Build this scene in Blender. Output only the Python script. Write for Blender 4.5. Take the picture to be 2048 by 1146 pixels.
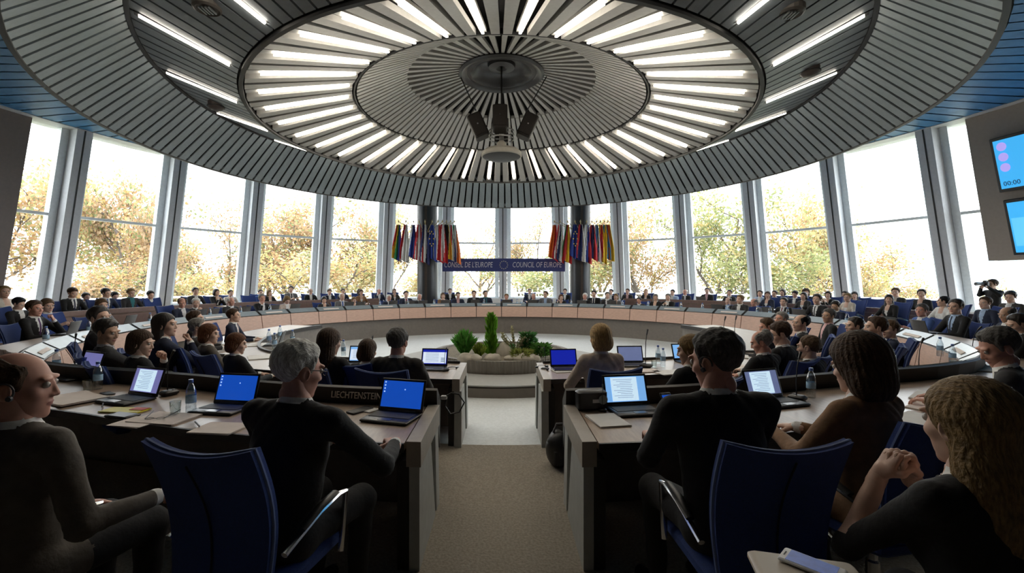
import bpy, bmesh, math, random
import numpy as np
from mathutils import Vector, Matrix
random.seed(7)
for o in list(bpy.data.objects): bpy.data.objects.remove(o, do_unlink=True)
SC = bpy.context.scene
COL = SC.collection
PI = math.pi
# ------------------------------------------------------------------ camera, light, exposure
F, CX, CY, CZ, D = 910.0, 1003.0, 563.0, 1.66, 9.8      # focal (px), principal column, horizon row, eye height, depth of room axis
cam_d = bpy.data.cameras.new('camera'); cam = bpy.data.objects.new('camera', cam_d); COL.objects.link(cam)
cam.location = (0, 0, CZ); cam.rotation_euler = (PI/2, 0, 0)
cam_d.sensor_width = 36; cam_d.lens = 36*F/2048
cam_d.shift_x = (1024-CX)/2048; cam_d.shift_y = -(573-CY)/2048
cam_d.clip_start = 0.05; cam_d.clip_end = 400
SC.camera = cam
W = bpy.data.worlds.new('overcast_sky'); SC.world = W; W.use_nodes = True
bg = W.node_tree.nodes['Background']; bg.inputs[0].default_value = (0.93, 0.97, 1.0, 1); bg.inputs[1].default_value = 2.6
STRIP = 7.5          # strength of the ceiling light strips
SC.view_settings.view_transform = 'Standard'; SC.view_settings.look = 'None'
SC.view_settings.gamma = 1; SC.view_settings.use_curve_mapping = False
SC.view_settings.exposure = 1.68

# ------------------------------------------------------------------ helpers
def W3(px, py, d):
    return Vector(((px-CX)*d/F, d, CZ-(py-CY)*d/F))
def on_z(px, py, z):
    d = F*(CZ-z)/(py-CY); return Vector(((px-CX)*d/F, d, z))
def at_r(px, r):
    t = (px-CX)/F; a = 1+t*t
    d = (D+math.sqrt(max(D*D-a*(D*D-r*r), 0)))/a
    return Vector((t*d, d, 0))
def pol(r, az, z=0):                       # az from the camera side of the room axis, positive to the right
    return Vector((r*math.sin(az), D-r*math.cos(az), z))
def polf(r, phi, z=0): return pol(r, PI-phi, z)    # phi from the far side, positive to the right
def sstep(a, b, x):
    t = min(max((x-a)/(b-a), 0), 1); return t*t*(3-2*t)
def r_main(az): return 6.42+0.75*sstep(math.radians(22), math.radians(50), abs(az))
def r_inner(az): return 3.80+0.82*sstep(math.radians(15), math.radians(60), abs(az))

MATS = {}
def mat(name, col, rough=.6, metal=0, var=.12, scale=14, bump=0, emit=0, trans=0, spec=.5, stretch=None, bscale=None):
    if name in MATS: return MATS[name]
    m = bpy.data.materials.new(name); m.use_nodes = True; nt = m.node_tree; b = nt.nodes['Principled BSDF']
    b.inputs['Base Color'].default_value = (*col, 1); b.inputs['Roughness'].default_value = rough
    b.inputs['Metallic'].default_value = metal; b.inputs['Specular IOR Level'].default_value = spec
    if var or bump:
        tc = nt.nodes.new('ShaderNodeTexCoord'); n = nt.nodes.new('ShaderNodeTexNoise')
        n.inputs['Scale'].default_value = scale; n.inputs['Detail'].default_value = 3
        src = tc.outputs['Object']
        if stretch:
            mp = nt.nodes.new('ShaderNodeMapping'); mp.inputs['Scale'].default_value = stretch
            nt.links.new(src, mp.inputs['Vector']); src = mp.outputs[0]
        nt.links.new(src, n.inputs['Vector'])
        if var:
            r = nt.nodes.new('ShaderNodeValToRGB'); e = r.color_ramp.elements
            e[0].position = .3; e[1].position = .7
            e[0].color = (*[max(c*(1-var), 0) for c in col], 1); e[1].color = (*[min(c*(1+var), 1) for c in col], 1)
            nt.links.new(n.outputs[0], r.inputs[0]); nt.links.new(r.outputs[0], b.inputs['Base Color'])
        if bump:
            bp = nt.nodes.new('ShaderNodeBump'); bp.inputs['Strength'].default_value = bump; bp.inputs['Distance'].default_value = .02
            hsrc = n
            if bscale:
                hsrc = nt.nodes.new('ShaderNodeTexNoise'); hsrc.inputs['Scale'].default_value = bscale; hsrc.inputs['Detail'].default_value = 2
                nt.links.new(src, hsrc.inputs['Vector'])
            nt.links.new(hsrc.outputs[0], bp.inputs['Height']); nt.links.new(bp.outputs[0], b.inputs['Normal'])
    if emit:
        b.inputs['Emission Color'].default_value = (*col, 1); b.inputs['Emission Strength'].default_value = emit
    MATS[name] = m; return m
def glassmat(name, col, gloss=.12, rough=.02):
    if name in MATS: return MATS[name]
    m = bpy.data.materials.new(name); m.use_nodes = True; nt = m.node_tree; nt.nodes.clear()
    o = nt.nodes.new('ShaderNodeOutputMaterial'); t = nt.nodes.new('ShaderNodeBsdfTransparent'); g = nt.nodes.new('ShaderNodeBsdfGlossy')
    lw = nt.nodes.new('ShaderNodeLayerWeight'); lw.inputs[0].default_value = .25
    mu = nt.nodes.new('ShaderNodeMath'); mu.operation = 'MULTIPLY_ADD'; mu.inputs[1].default_value = .5; mu.inputs[2].default_value = gloss
    mx = nt.nodes.new('ShaderNodeMixShader')
    t.inputs[0].default_value = (*col, 1); g.inputs['Roughness'].default_value = rough
    nt.links.new(lw.outputs['Facing'], mu.inputs[0]); nt.links.new(mu.outputs[0], mx.inputs[0])
    nt.links.new(t.outputs[0], mx.inputs[1]); nt.links.new(g.outputs[0], mx.inputs[2]); nt.links.new(mx.outputs[0], o.inputs[0])
    MATS[name] = m; return m
def leafmat(name, col):
    if name in MATS: return MATS[name]
    m = bpy.data.materials.new(name); m.use_nodes = True; nt = m.node_tree; nt.nodes.clear()
    o = nt.nodes.new('ShaderNodeOutputMaterial'); d = nt.nodes.new('ShaderNodeBsdfDiffuse'); t = nt.nodes.new('ShaderNodeBsdfTranslucent')
    mx = nt.nodes.new('ShaderNodeMixShader'); mx.inputs[0].default_value = .5
    tc = nt.nodes.new('ShaderNodeTexCoord'); n = nt.nodes.new('ShaderNodeTexNoise'); n.inputs['Scale'].default_value = 1.3
    r = nt.nodes.new('ShaderNodeValToRGB'); e = r.color_ramp.elements; e[0].position = .3; e[1].position = .7
    e[0].color = (*[c*.75 for c in col], 1); e[1].color = (*[min(c*1.25, 1) for c in col], 1)
    nt.links.new(tc.outputs['Object'], n.inputs[0]); nt.links.new(n.outputs[0], r.inputs[0])
    nt.links.new(r.outputs[0], d.inputs[0]); nt.links.new(r.outputs[0], t.inputs[0])
    nt.links.new(d.outputs[0], mx.inputs[1]); nt.links.new(t.outputs[0], mx.inputs[2]); nt.links.new(mx.outputs[0], o.inputs[0])
    MATS[name] = m; return m

def mesh_np(name, V, Q, mi=None, mats=(), smooth=True):
    """V (n,3) array, Q list/array of faces (array of quads or list of tuples)"""
    me = bpy.data.meshes.new(name)
    V = np.asarray(V, np.float32)
    if isinstance(Q, np.ndarray):
        k = Q.shape[1]; tot = np.full(len(Q), k, np.int32); li = Q.astype(np.int32).ravel()
    else:
        tot = np.array([len(q) for q in Q], np.int32); li = np.array([i for q in Q for i in q], np.int32)
    me.vertices.add(len(V)); me.vertices.foreach_set('co', V.ravel())
    me.loops.add(len(li)); me.loops.foreach_set('vertex_index', li)
    me.polygons.add(len(tot)); st = np.concatenate(([0], np.cumsum(tot)[:-1])).astype(np.int32)
    me.polygons.foreach_set('loop_start', st); me.polygons.foreach_set('loop_total', tot)
    for m in mats: me.materials.append(m)
    if mi is not None: me.polygons.foreach_set('material_index', np.asarray(mi, np.int32))
    me.polygons.foreach_set('use_smooth', np.full(len(tot), bool(smooth)))
    me.update(calc_edges=True); me.validate(); return me

class MB:
    """collects shapes into one mesh"""
    def __init__(s): s.v = []; s.f = []; s.m = []
    def add(s, V, Fs, mi=0, M=None):
        o = len(s.v)
        for p in V:
            p = Vector(p); s.v.append(M @ p if M else p)
        for f in Fs: s.f.append(tuple(i+o for i in f)); s.m.append(mi)
        return s
    def box(s, c, sz, M=None, mi=0, taper=1.0):
        x, y, z = sz[0]/2, sz[1]/2, sz[2]/2; V = []
        for k, zz in enumerate((-z, z)):
            t = taper if k else 1
            V += [(c[0]-x*t, c[1]-y*t, c[2]+zz), (c[0]+x*t, c[1]-y*t, c[2]+zz), (c[0]+x*t, c[1]+y*t, c[2]+zz), (c[0]-x*t, c[1]+y*t, c[2]+zz)]
        return s.add(V, [(3,2,1,0), (4,5,6,7), (0,1,5,4), (1,2,6,5), (2,3,7,6), (3,0,4,7)], mi, M)
    def rbox(s, c, sz, r=.01, M=None, mi=0):                      # box with chamfered upright and level edges
        x, y, z = sz[0]/2, sz[1]/2, sz[2]/2; r = min(r, x*.9, y*.9, z*.9); V = []
        def ring(rx, ry, zz, cr):
            pts = []
            for (sx, sy, a0) in ((1,1,0), (-1,1,90), (-1,-1,180), (1,-1,270)):
                for k in range(3):
                    a = math.radians(a0+45*k); pts.append((c[0]+sx*(rx-cr)+cr*math.cos(a), c[1]+sy*(ry-cr)+cr*math.sin(a), c[2]+zz))
            return pts
        q = r*.7
        for (i, zz) in ((q, -z), (0, -z+q), (0, z-q), (q, z)): V += ring(x-i, y-i, zz, r)
        n = 12; Fs = [tuple(reversed(range(n))), tuple(range(3*n, 4*n))]
        for L in range(3):
            for k in range(n): a = L*n+k; b = L*n+(k+1) % n; Fs.append((a, b, b+n, a+n))
        return s.add(V, Fs, mi, M)
    def lathe(s, prof, n=20, M=None, mi=0, cap=True):
        V = []; Fs = []
        for (r, z) in prof:
            for k in range(n): a = 2*PI*k/n; V.append((r*math.cos(a), r*math.sin(a), z))
        for i in range(len(prof)-1):
            for k in range(n): a = i*n+k; b = i*n+(k+1) % n; Fs.append((a, b, b+n, a+n))
        if cap: Fs.append(tuple(reversed(range(n)))); Fs.append(tuple(range((len(prof)-1)*n, len(prof)*n)))
        return s.add(V, Fs, mi, M)
    def tube(s, pts, r, n=8, M=None, mi=0, flat=1.0):
        pts = [Vector(p) for p in pts]; rs = r if isinstance(r, (list, tuple)) else [r]*len(pts); V = []; Fs = []
        up = Vector((0, 0, 1)); t0 = (pts[1]-pts[0]).normalized()
        if abs(t0.dot(up)) > .9: up = Vector((1, 0, 0))
        for i, p in enumerate(pts):
            t = (pts[min(i+1, len(pts)-1)]-pts[max(i-1, 0)]).normalized()
            a = t.cross(up).normalized(); b = a.cross(t).normalized(); up = b
            for k in range(n):
                th = 2*PI*k/n; V.append(p+a*math.cos(th)*rs[i]+b*math.sin(th)*rs[i]*flat)
        for i in range(len(pts)-1):
            for k in range(n): q = i*n+k; w = i*n+(k+1) % n; Fs.append((q, w, w+n, q+n))
        Fs.append(tuple(reversed(range(n)))); Fs.append(tuple(range((len(pts)-1)*n, len(pts)*n)))
        return s.add(V, Fs, mi, M)
    def prism(s, poly, z0, z1, M=None, mi=0):
        n = len(poly); V = [(x, y, z0) for x, y in poly]+[(x, y, z1) for x, y in poly]
        Fs = [tuple(reversed(range(n))), tuple(range(n, 2*n))]+[(k, (k+1) % n, n+(k+1) % n, n+k) for k in range(n)]
        return s.add(V, Fs, mi, M)
    def sweep(s, prof, azs, rfun, mi=0, xclip=None):
        """closed profile [(dr, z)] swept around the room axis along azimuths azs"""
        n = len(prof); V = []; Fs = []
        for i, az in enumerate(azs):
            for (dr, z) in prof:
                r = rfun(az)+dr; a = az
                if xclip and i == 0: a = math.copysign(math.asin(min(xclip/r, .9)), az)
                V.append(pol(r, a, z))
        L = len(azs)
        for i in range(L-1):
            for k in range(n): a = i*n+k; b = i*n+(k+1) % n; Fs.append((a, b, b+n, a+n))
        Fs.append(tuple(reversed(range(n)))); Fs.append(tuple(range((L-1)*n, L*n)))
        return s.add(V, Fs, mi)
    def mesh(s, name, mats, smooth=False):
        me = bpy.data.meshes.new(name); me.from_pydata([tuple(v) for v in s.v], [], s.f)
        for m in (mats if isinstance(mats, (list, tuple)) else [mats]): me.materials.append(m)
        me.polygons.foreach_set('material_index', s.m)
        bm = bmesh.new(); bm.from_mesh(me); bmesh.ops.recalc_face_normals(bm, faces=bm.faces); bm.to_mesh(me); bm.free()
        if smooth:
            me.polygons.foreach_set('use_smooth', [True]*len(me.polygons))
            try: me.set_sharp_from_angle(angle=math.radians(38))
            except Exception: pass
        me.update(); return me
    def build(s, name, mats, parent=None, smooth=False):
        return obj(name, s.mesh(name, mats, smooth), parent)

def obj(name, me, parent=None, M=None, matl=None):
    o = bpy.data.objects.new(name, me); COL.objects.link(o)
    if parent: o.parent = parent
    if M is not None: o.matrix_local = M
    if matl is not None:
        ms = matl if isinstance(matl, (list, tuple)) else [matl]
        for i, m in enumerate(ms):
            o.material_slots[i].link = 'OBJECT'; o.material_slots[i].material = m
    return o
LABELS = {}
def tag(o, label, cat, group=None):
    o['label'] = label; o['category'] = cat
    if group: o['group'] = group
    LABELS.setdefault(label, []).append(o); return o
def thing(name, label, cat, loc=(0,0,0), rz=0, group=None):
    o = bpy.data.objects.new(name, None); COL.objects.link(o); o.empty_display_size = .1
    o.location = loc; o.rotation_euler = (0, 0, rz); return tag(o, label, cat, group)
def struct(o): o['kind'] = 'structure'; return o
def T(x, y, z): return Matrix.Translation((x, y, z))
def RZ(a): return Matrix.Rotation(a, 4, 'Z')
def RX(a): return Matrix.Rotation(a, 4, 'X')
def RY(a): return Matrix.Rotation(a, 4, 'Y')
def linsp(a, b, n): return [a+(b-a)*i/(n-1) for i in range(n)]

# ------------------------------------------------------------------ materials
M_slat = mat('slat_grey_metal', (.47, .47, .455), .42, .25, var=.06)
M_fascia = mat('fascia_grey_metal', (.28, .335, .365), .45, .15, var=.06)
M_panel2 = mat('ring_panel_grey', (.24, .275, .30), .42, .2, var=.06)
M_black = mat('plenum_black', (.006, .006, .006), .9, var=0)
M_trim = mat('dark_trim', (.015, .015, .016), .5, var=0)
M_strip = mat('light_strip', (1.0, .90, .76), .5, var=0, emit=STRIP)
M_mull = mat('mullion_grey_paint', (.58, .60, .63), .5, var=.05)
M_frame = mat('window_frame_white', (.84, .90, .92), .4, var=.05)
M_wall = mat('wall_taupe', (.20, .17, .155), .8, var=.05)
M_bluelit = mat('outer_ceiling_bluelit', (.04, .19, .40), .5, .1, var=.1, scale=3)  # bluish light on the outer ceiling is put into the base colour
M_carp = mat('carpet_beige', (.33, .29, .235), .95, var=.22, scale=60, bump=.25)
M_carp2 = mat('floor_pale_grey', (.68, .71, .71), .6, var=.08, scale=30)
M_pink = mat('desk_panel_pinkish_oak', (.57, .38, .30), .5, var=.1, scale=9, stretch=(1, 1, 6))
M_top = mat('desk_top_oak', (.36, .27, .20), .35, var=.12, scale=8, stretch=(6, 1, 1))
M_top2 = mat('desk_top_pale', (.40, .33, .27), .35, var=.1, scale=8, stretch=(6, 1, 1))
M_base = mat('desk_base_taupe', (.18, .16, .14), .6, var=.08)
M_dark = mat('desk_dark_brown', (.022, .019, .017), .5, var=.1)
M_tray = mat('tray_grey', (.28, .32, .33), .35, .2, var=.06)
M_endg = mat('end_panel_grey', (.42, .43, .41), .6, var=.07)
M_chrome = mat('chrome', (.75, .75, .76), .15, 1, var=0)
M_blackpl = mat('black_plastic', (.012, .012, .013), .4, var=.1)
M_blue = mat('chair_blue_fabric', (.022, .05, .20), .85, var=.14, scale=160, bump=.1)
M_bluedge = mat('chair_blue_piping', (.10, .15, .33), .7, var=.05)
M_paper = mat('paper_white', (.78, .77, .74), .8, var=.03)
M_paperb = mat('paper_cream', (.80, .71, .65), .8, var=.04)
M_white = mat('white_paint', (.8, .8, .8), .5, var=.04)
M_glass = glassmat('window_glass', (.97, .985, .985), .03)
M_bottle = glassmat('bottle_clear_blue', (.90, .95, .98), .18, .05)
M_tumbler = glassmat('tumbler_glass', (.90, .94, .94), .16, .02)
M_cap = mat('bottle_cap_blue', (.10, .18, .50), .4, var=.05)
M_lab = mat('bottle_label_pale', (.35, .55, .75), .5, var=.2, scale=40)
M_lapg = mat('laptop_lid_grey', (.10, .105, .11), .35, .3, var=.05)
M_lapb = mat('laptop_black', (.014, .014, .015), .35, var=.1)
M_keys = mat('laptop_keys', (.035, .035, .037), .6, var=.3, scale=90)
# ================================================================== STRUCTURE
NAZ = 96
AZALL = [2*PI*i/NAZ-PI for i in range(NAZ+1)]
def annulus(name, r0, r1, z, m, azs=AZALL, riser=None, parent=None):
    V = []; Fs = []
    for az in azs:
        a = r0(az) if callable(r0) else r0; b = r1(az) if callable(r1) else r1
        V += [pol(a, az, z), pol(b, az, z), pol(a, az, riser if riser is not None else z-.02)]
    for i in range(len(azs)-1):
        k = 3*i; Fs += [(k+1, k, k+3, k+4), (k, k+2, k+5, k+3)]
    mb = MB(); mb.add(V, Fs); o = mb.build(name, m, parent); return o
fl = struct(annulus('floor', 0.01, 7.1, -.25, M_carp2))
ta = math.radians(112)
struct(annulus('floor', 4.74, lambda a: r_main(a)+.02, -.16, M_carp, linsp(-ta, ta, 60), -.25))
fa = math.radians(75)
struct(annulus('floor', lambda a: r_main(a)+.01, 9.7, 0, M_carp, linsp(-fa, fa, 60), -.25))
struct(annulus('floor', lambda a: r_main(a)-.1, 9.7, -.12, M_carp, linsp(fa, 2*PI-fa, 80), -.25))
struct(annulus('floor', 9.7, 15.5, .12, M_carp, AZALL, 0))
# --- facade
RW, ZT, KL = 13.66, CZ+1.96, .22                    # glazing radius at the transom, transom height, inward lean
ZS, ZTOP = .78, CZ+4.43
def rw(z): return RW-KL*(z-ZT)
MULL = [math.radians(12.35*k+.3) for k in range(-6, 7)]
PW = math.radians(79)
edges = [-PW]+MULL+[PW]
def lean_box(phi, dr0, dr1, half_w, z0, z1):
    """upright following the lean of the glass; dr measured inward from the glass"""
    V = []
    for z in (z0, z1):
        c = Vector((math.sin(phi), math.cos(phi), 0)); t = Vector((math.cos(phi), -math.sin(phi), 0)); base = Vector((0, D, z))
        for (dr, s) in ((dr0, -1), (dr0, 1), (dr1, 1), (dr1, -1)):
            V.append(base+c*(rw(z)-dr)+t*s*half_w)
    return V, [(3,2,1,0), (4,5,6,7), (0,1,5,4), (1,2,6,5), (2,3,7,6), (3,0,4,7)]
n = 0
for i, ph in enumerate(MULL):
    mb = MB(); mb.add(*lean_box(ph, -.05, .42, .2, ZS-.1, ZTOP))
    o = struct(mb.build('trim_%d' % (i+1), M_mull))
    for s in (-1, 1):
        mb = MB(); V, Fs = lean_box(ph+s*.0225, -.10, .10, .10, ZS, ZTOP); mb.add(V, Fs); mb.build('window_frame', M_frame, o)
    mb = MB(); mb.add(*lean_box(ph, .42, .428, .02, ZS, ZTOP)); mb.build('joint', M_trim, o)
for i in range(len(edges)-1):
    a, b = edges[i], edges[i+1]
    def quad(z0, z1, dr, nseg=1):
        return [polf(rw(z0)-dr, a, z0), polf(rw(z0)-dr, b, z0), polf(rw(z1)-dr, b, z1), polf(rw(z1)-dr, a, z1)]
    mb = MB(); V = []
    for (dr, z) in ((-.04, ZT-.04), (.07, ZT-.04), (.07, ZT+.04), (-.04, ZT+.04)):
        V += [polf(rw(z)-dr, a, z), polf(rw(z)-dr, b, z)]
    mb.add(V, [(0,2,3,1), (2,4,5,3), (4,6,7,5), (6,0,1,7)])
    V = []
    for (dr, z) in ((-.05, ZS), (.15, ZS), (.15, ZS+.07), (-.05, ZS+.07)):
        V += [polf(rw(z)-dr, a, z), polf(rw(z)-dr, b, z)]
    mb.add(V, [(0,2,3,1), (2,4,5,3), (4,6,7,5), (6,0,1,7)])
    w = struct(mb.build('window_%d' % (i+1), M_frame))
    for (z0, z1) in ((ZS+.07, ZT-.04), (ZT+.04, ZTOP)):
        mb = MB(); mb.add(quad(z0, z1, .0), [(0,1,2,3)]); mb.build('pane', M_glass, w)
# parapet below the glass
phs = linsp(-PW-.35, PW+.35, 60)
mb = MB(); V = []; Fs = []
for p in phs:
    for (r, z) in ((rw(ZS)+.05, .12), (rw(ZS)-.30, .12), (rw(ZS)-.30, ZS-.14), (rw(ZS)-.34, ZS-.12), (rw(ZS)-.34, ZS), (rw(ZS)+.05, ZS)):
        V.append(polf(r, p, z))
for i in range(len(phs)-1):
    for k in range(6): a = i*6+k; b = i*6+(k+1) % 6; Fs.append((a, b, b+6, a+6))
mb.add(V, Fs); struct(mb.build('trim_20', mat('parapet_white', (.62, .63, .63), .5, var=.04)))
# window head beam
mb = MB(); V = []; Fs = []
for p in linsp(-PI, PI, 97):
    for (dr, z) in ((-.3, ZTOP-.02), (.45, ZTOP-.02), (.45, ZTOP+.12), (-.3, ZTOP+.12)): V.append(polf(rw(ZTOP)-dr, p, z))
for i in range(96):
    for k in range(4): a = i*4+k; b = i*4+(k+1) % 4; Fs.append((a, b, b+4, a+4))
mb.add(V, Fs); struct(mb.build('trim_21', M_mull))
# solid walls either side and behind the camera
def cone_wall(name, p0, p1, z0, z1, m, th=.25, nseg=40):
    V = []; Fs = []
    for p in linsp(p0, p1, nseg):
        for (dr, z) in ((-.1, z0), (th, z0), (th, z1), (-.1, z1)): V.append(polf(rw(z)-dr, p, z))
    for i in range(nseg-1):
        for k in range(4): a = i*4+k; b = i*4+(k+1) % 4; Fs.append((a, b, b+4, a+4))
    Fs += [(3,2,1,0), tuple(range((nseg-1)*4, nseg*4))]
    mb = MB(); mb.add(V, Fs); return struct(mb.build(name, m))
cone_wall('wall_left', -PW-1.2, -PW, .12, ZTOP, M_wall)
cone_wall('wall_back', PW+.42, 2*PI-PW-1.2, .0, ZTOP, mat('wall_back_dark', (.05, .045, .04), .85, var=.05))  # unseen back wall, kept dark to cut bounce light
cone_wall('wall_right', PW-.01, PW+.42, 2.23, ZTOP, mat('wall_beige', (.33, .285, .25), .8, var=.04))
mb = MB(); mb.add([polf(rw(ZS)-.0, PW, ZS), polf(rw(ZS), PW+.42, ZS), polf(rw(2.23), PW+.42, 2.23), polf(rw(2.23), PW, 2.23)], [(0,1,2,3)])
o = struct(mb.build('window_15', M_glass))
# unseen black roof added to stop sky light leaking in; outer ceiling
mb = MB(); mb.lathe([(.01, 6.75), (13.5, 6.75), (13.5, 7.0), (.01, 7.0)], 64, T(0, D, 0), cap=False); struct(mb.build('ceiling', M_black))
oc = struct(annulus('ceiling', 7.3, 12.95, ZTOP+.05, M_bluelit, AZALL, ZTOP+.1))
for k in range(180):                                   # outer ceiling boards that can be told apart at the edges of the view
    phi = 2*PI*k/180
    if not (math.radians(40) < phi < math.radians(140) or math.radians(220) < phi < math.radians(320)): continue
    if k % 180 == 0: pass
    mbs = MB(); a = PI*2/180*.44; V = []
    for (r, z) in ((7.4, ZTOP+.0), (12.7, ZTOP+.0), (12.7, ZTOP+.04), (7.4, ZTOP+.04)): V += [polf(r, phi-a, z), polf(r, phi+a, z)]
    mbs.add(V, [(0,2,3,1), (2,4,5,3), (4,6,7,5), (6,0,1,7), (0,1,7,6)]); mbs.build('board', M_bluelit, oc)
mb = MB(); V = []; Fs = []
for az in AZALL: V += [pol(7.34, az, CZ+2.80), pol(7.34, az, ZTOP+.1)]
for i in range(NAZ): k = 2*i; Fs.append((k, k+2, k+3, k+1))
mb.add(V, Fs); mb.build('shroud', M_panel2, oc)

# --- hanging ceiling: (radius, height above the eye)
HUB, INN, JNT, DSC = (.89, 4.47), (1.99, 4.22), (3.01, 3.68), (4.87, 3.19)
R2I, R2O, FAT, FAB = (4.93, 3.22), (6.22, 3.68), (6.27, 3.66), (7.26, 2.77)
cd = MB(); cd.lathe([(.05, CZ+4.7), (2.0, CZ+4.42), (3.0, CZ+3.95), (4.95, CZ+3.45), (6.2, CZ+3.86), (6.4, CZ+3.72), (7.32, CZ+2.93)], 72, T(0, D, 0), cap=False)
ceil = struct(cd.build('ceiling', M_black))
def slat_mesh(name, a, b, w0, w1, dep, m):
    """radial board along +x from a=(r,h) to b=(r,h), hanging dep above its lower face"""
    mb = MB(); V = []
    for (r, h), w in ((a, w0), (b, w1)):
        z = CZ+h
        V += [(r, -w/2, z), (r, w/2, z), (r, w/2, z+dep), (r, -w/2, z+dep)]
    mb.add(V, [(0,1,2,3), (7,6,5,4), (0,4,5,1), (1,5,6,2), (2,6,7,3), (3,7,4,0)]); return mb.mesh(name, m)
def ring_of(name, me, cnt, off=0, skip=None):
    for k in range(cnt):
        if skip and skip(k): continue
        o = obj(name, me, ceil); o.location = (0, D, 0); o.rotation_euler = (0, 0, PI/2+off+2*PI*k/cnt)
P108 = 2*PI/108
ring_of('disc_slat', slat_mesh('disc_slat', (3.06, 3.665), (4.82, 3.205), .13, .185, .09, M_slat), 108, P108*.5+P108, lambda k: k % 3 == 0)
ring_of('middle_slat', slat_mesh('middle_slat', (INN[0]+.0, 4.215), (2.97, 3.70), .085, .12, .08, M_slat), 108, P108*.5)
ring_of('hub_slat', slat_mesh('hub_slat', (.86, 4.475), (1.99, 4.225), .06, .10, .07, M_slat), 54, P108*.5)
ring_of('ring_panel', slat_mesh('ring_panel', R2I, R2O, 4.93*2*PI/144-.035, 6.22*2*PI/144-.045, .03, M_panel2), 144)
ring_of('fascia_slat', slat_mesh('fascia_slat', FAT, FAB, 6.27*2*PI/180-.05, 7.26*2*PI/180-.06, .03, M_fascia), 180)
def hoop(name, r, h, wr=.03, dep=.08, m=M_trim):
    mb = MB(); mb.lathe([(r-wr, CZ+h), (r+wr, CZ+h), (r+wr, CZ+h+dep), (r-wr, CZ+h+dep), (r-wr, CZ+h)], 96, T(0, D, 0), cap=False); mb.build(name, m, ceil)
hoop('trim_hoop', 4.875, 3.17); hoop('trim_hoop', 3.015, 3.69, .015); hoop('trim_hoop', 6.245, 3.65, .03); hoop('trim_hoop', 7.29, 2.75, .03)
hb = MB(); hb.lathe([(.90, CZ+4.50), (.92, CZ+4.44), (.86, CZ+4.41), (.78, CZ+4.43), (.74, CZ+4.47), (.66, CZ+4.46), (.60, CZ+4.50), (.55, CZ+4.58), (.42, CZ+4.64), (.3, CZ+4.66), (.28, CZ+4.60), (.12, CZ+4.58), (.05, CZ+4.64)], 48, T(0, D, 0), cap=False)
hb.build('hub_bowl', mat('hub_dark_grey', (.07, .072, .075), .3, .4, var=.05), ceil, True)
# light strips: 36 in the disc, 20 in the outer ring
sm = slat_mesh('light_tube', (3.13, 3.635), (4.62, 3.245), .036, .046, .02, M_strip)
sh = slat_mesh('housing', (3.06, 3.70), (4.82, 3.24), .10, .13, .05, M_slat)
for k in range(36):
    t = thing('ceiling_light', 'slim white light strip among the radial slats of the ceiling disc', 'ceiling light', (0, D, 0), PI/2+P108*1.5+2*PI*k/36, 'light strips of the ceiling disc')
    obj('light_tube', sm, t); obj('housing', sh, t)
sm2 = slat_mesh('light_tube', (5.05, 3.235), (6.12, 3.612), .036, .040, .02, M_strip)
sh2 = slat_mesh('housing', (5.0, 3.245), (6.17, 3.65), .09, .10, .02, M_trim)
for k in range(20):
    t = thing('ceiling_light', 'long white light strip set in the dark outer ceiling ring', 'ceiling light', (0, D, 0), PI/2+2*PI*k/20, 'light strips of the outer ceiling ring')
    obj('light_tube', sm2, t); obj('housing', sh2, t)
for (px, py, lab) in ((415, 8, 'round speaker grille near the top edge, left of the ceiling disc'), (1580, 18, 'round speaker grille near the top edge, right of the ceiling disc'),
                      (1620, 140, 'dark round detector below the right speaker grille of the ceiling'), (432, 210, 'dark round detector in the left outer ceiling ring')):
    h = 3.45; d = F*h/(CY-py); p = W3(px, py, d); p.z = CZ+3.42
    t = thing('ceiling_speaker' if py < 50 else 'smoke_detector', lab, 'speaker' if py < 50 else 'detector', p)
    mb = MB()
    if py < 50:
        mb.lathe([(.17, .06), (.17, -.03), (.14, -.05), (.12, -.03), (.05, -.03), (.02, -.05)], 20); mb.build('grille', mat('grille_brown', (.10, .09, .08), .5, .3), t)
        mb = MB()
        for k in range(4): mb.box((-.06+.04*k, 0, -.05), (.018, .16, .02))
        mb.build('louvre', M_tray, t)
    else:
        mb.lathe([(.14, .08), (.14, -.02), (.10, -.06), (.02, -.075)], 18); mb.build('housing', mat('detector_brown', (.06, .045, .04), .5), t, True)
        mb = MB(); mb.lathe([(.155, .0), (.155, -.012), (.13, -.015)], 18); mb.build('base_ring', M_trim, t)

# --- hanging loudspeaker cluster
pz = CZ+2.83
t = thing('loudspeaker_cluster', 'black loudspeaker cluster hanging under the ceiling hub above a white dish', 'loudspeaker', (0, D, pz-.1))
mb = MB(); mb.tube([(.0, 0, .1), (0, 0, 2.0)], .018, 8)
mb.tube([(-.55, 0, .95), (-.95, .1, 1.85)], .012, 6); mb.tube([(.55, 0, .95), (1.05, .1, 1.85)], .012, 6); mb.build('cable', M_trim, t)
M_horn = mat('dish_cream', (.55, .52, .45), .5, var=.05)
mb = MB(); mb.lathe([(.05, .30), (.09, .26), (.10, .18), (.36, .10), (.43, .04), (.44, -.03), (.41, -.05)], 36); d_ = mb.build('dish', M_horn, t, True)
mb = MB(); mb.lathe([(.41, -.05), (.36, -.075), (.2, -.09), (.02, -.095)], 36); mb.build('dish_grille', mat('grille_dark', (.08, .085, .09), .6, .3, var=.1, scale=60), d_, True)
mb = MB()
for zz in (.34, .42, .50): mb.lathe([(.26, zz-.012), (.275, zz-.012), (.275, zz+.012), (.26, zz+.012), (.26, zz-.012)], 28, cap=False)
for a in range(4): mb.tube([(.26*math.cos(a*PI/2+.6), .26*math.sin(a*PI/2+.6), .2), (.26*math.cos(a*PI/2+.6), .26*math.sin(a*PI/2+.6), .62)], .012, 6)
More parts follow.
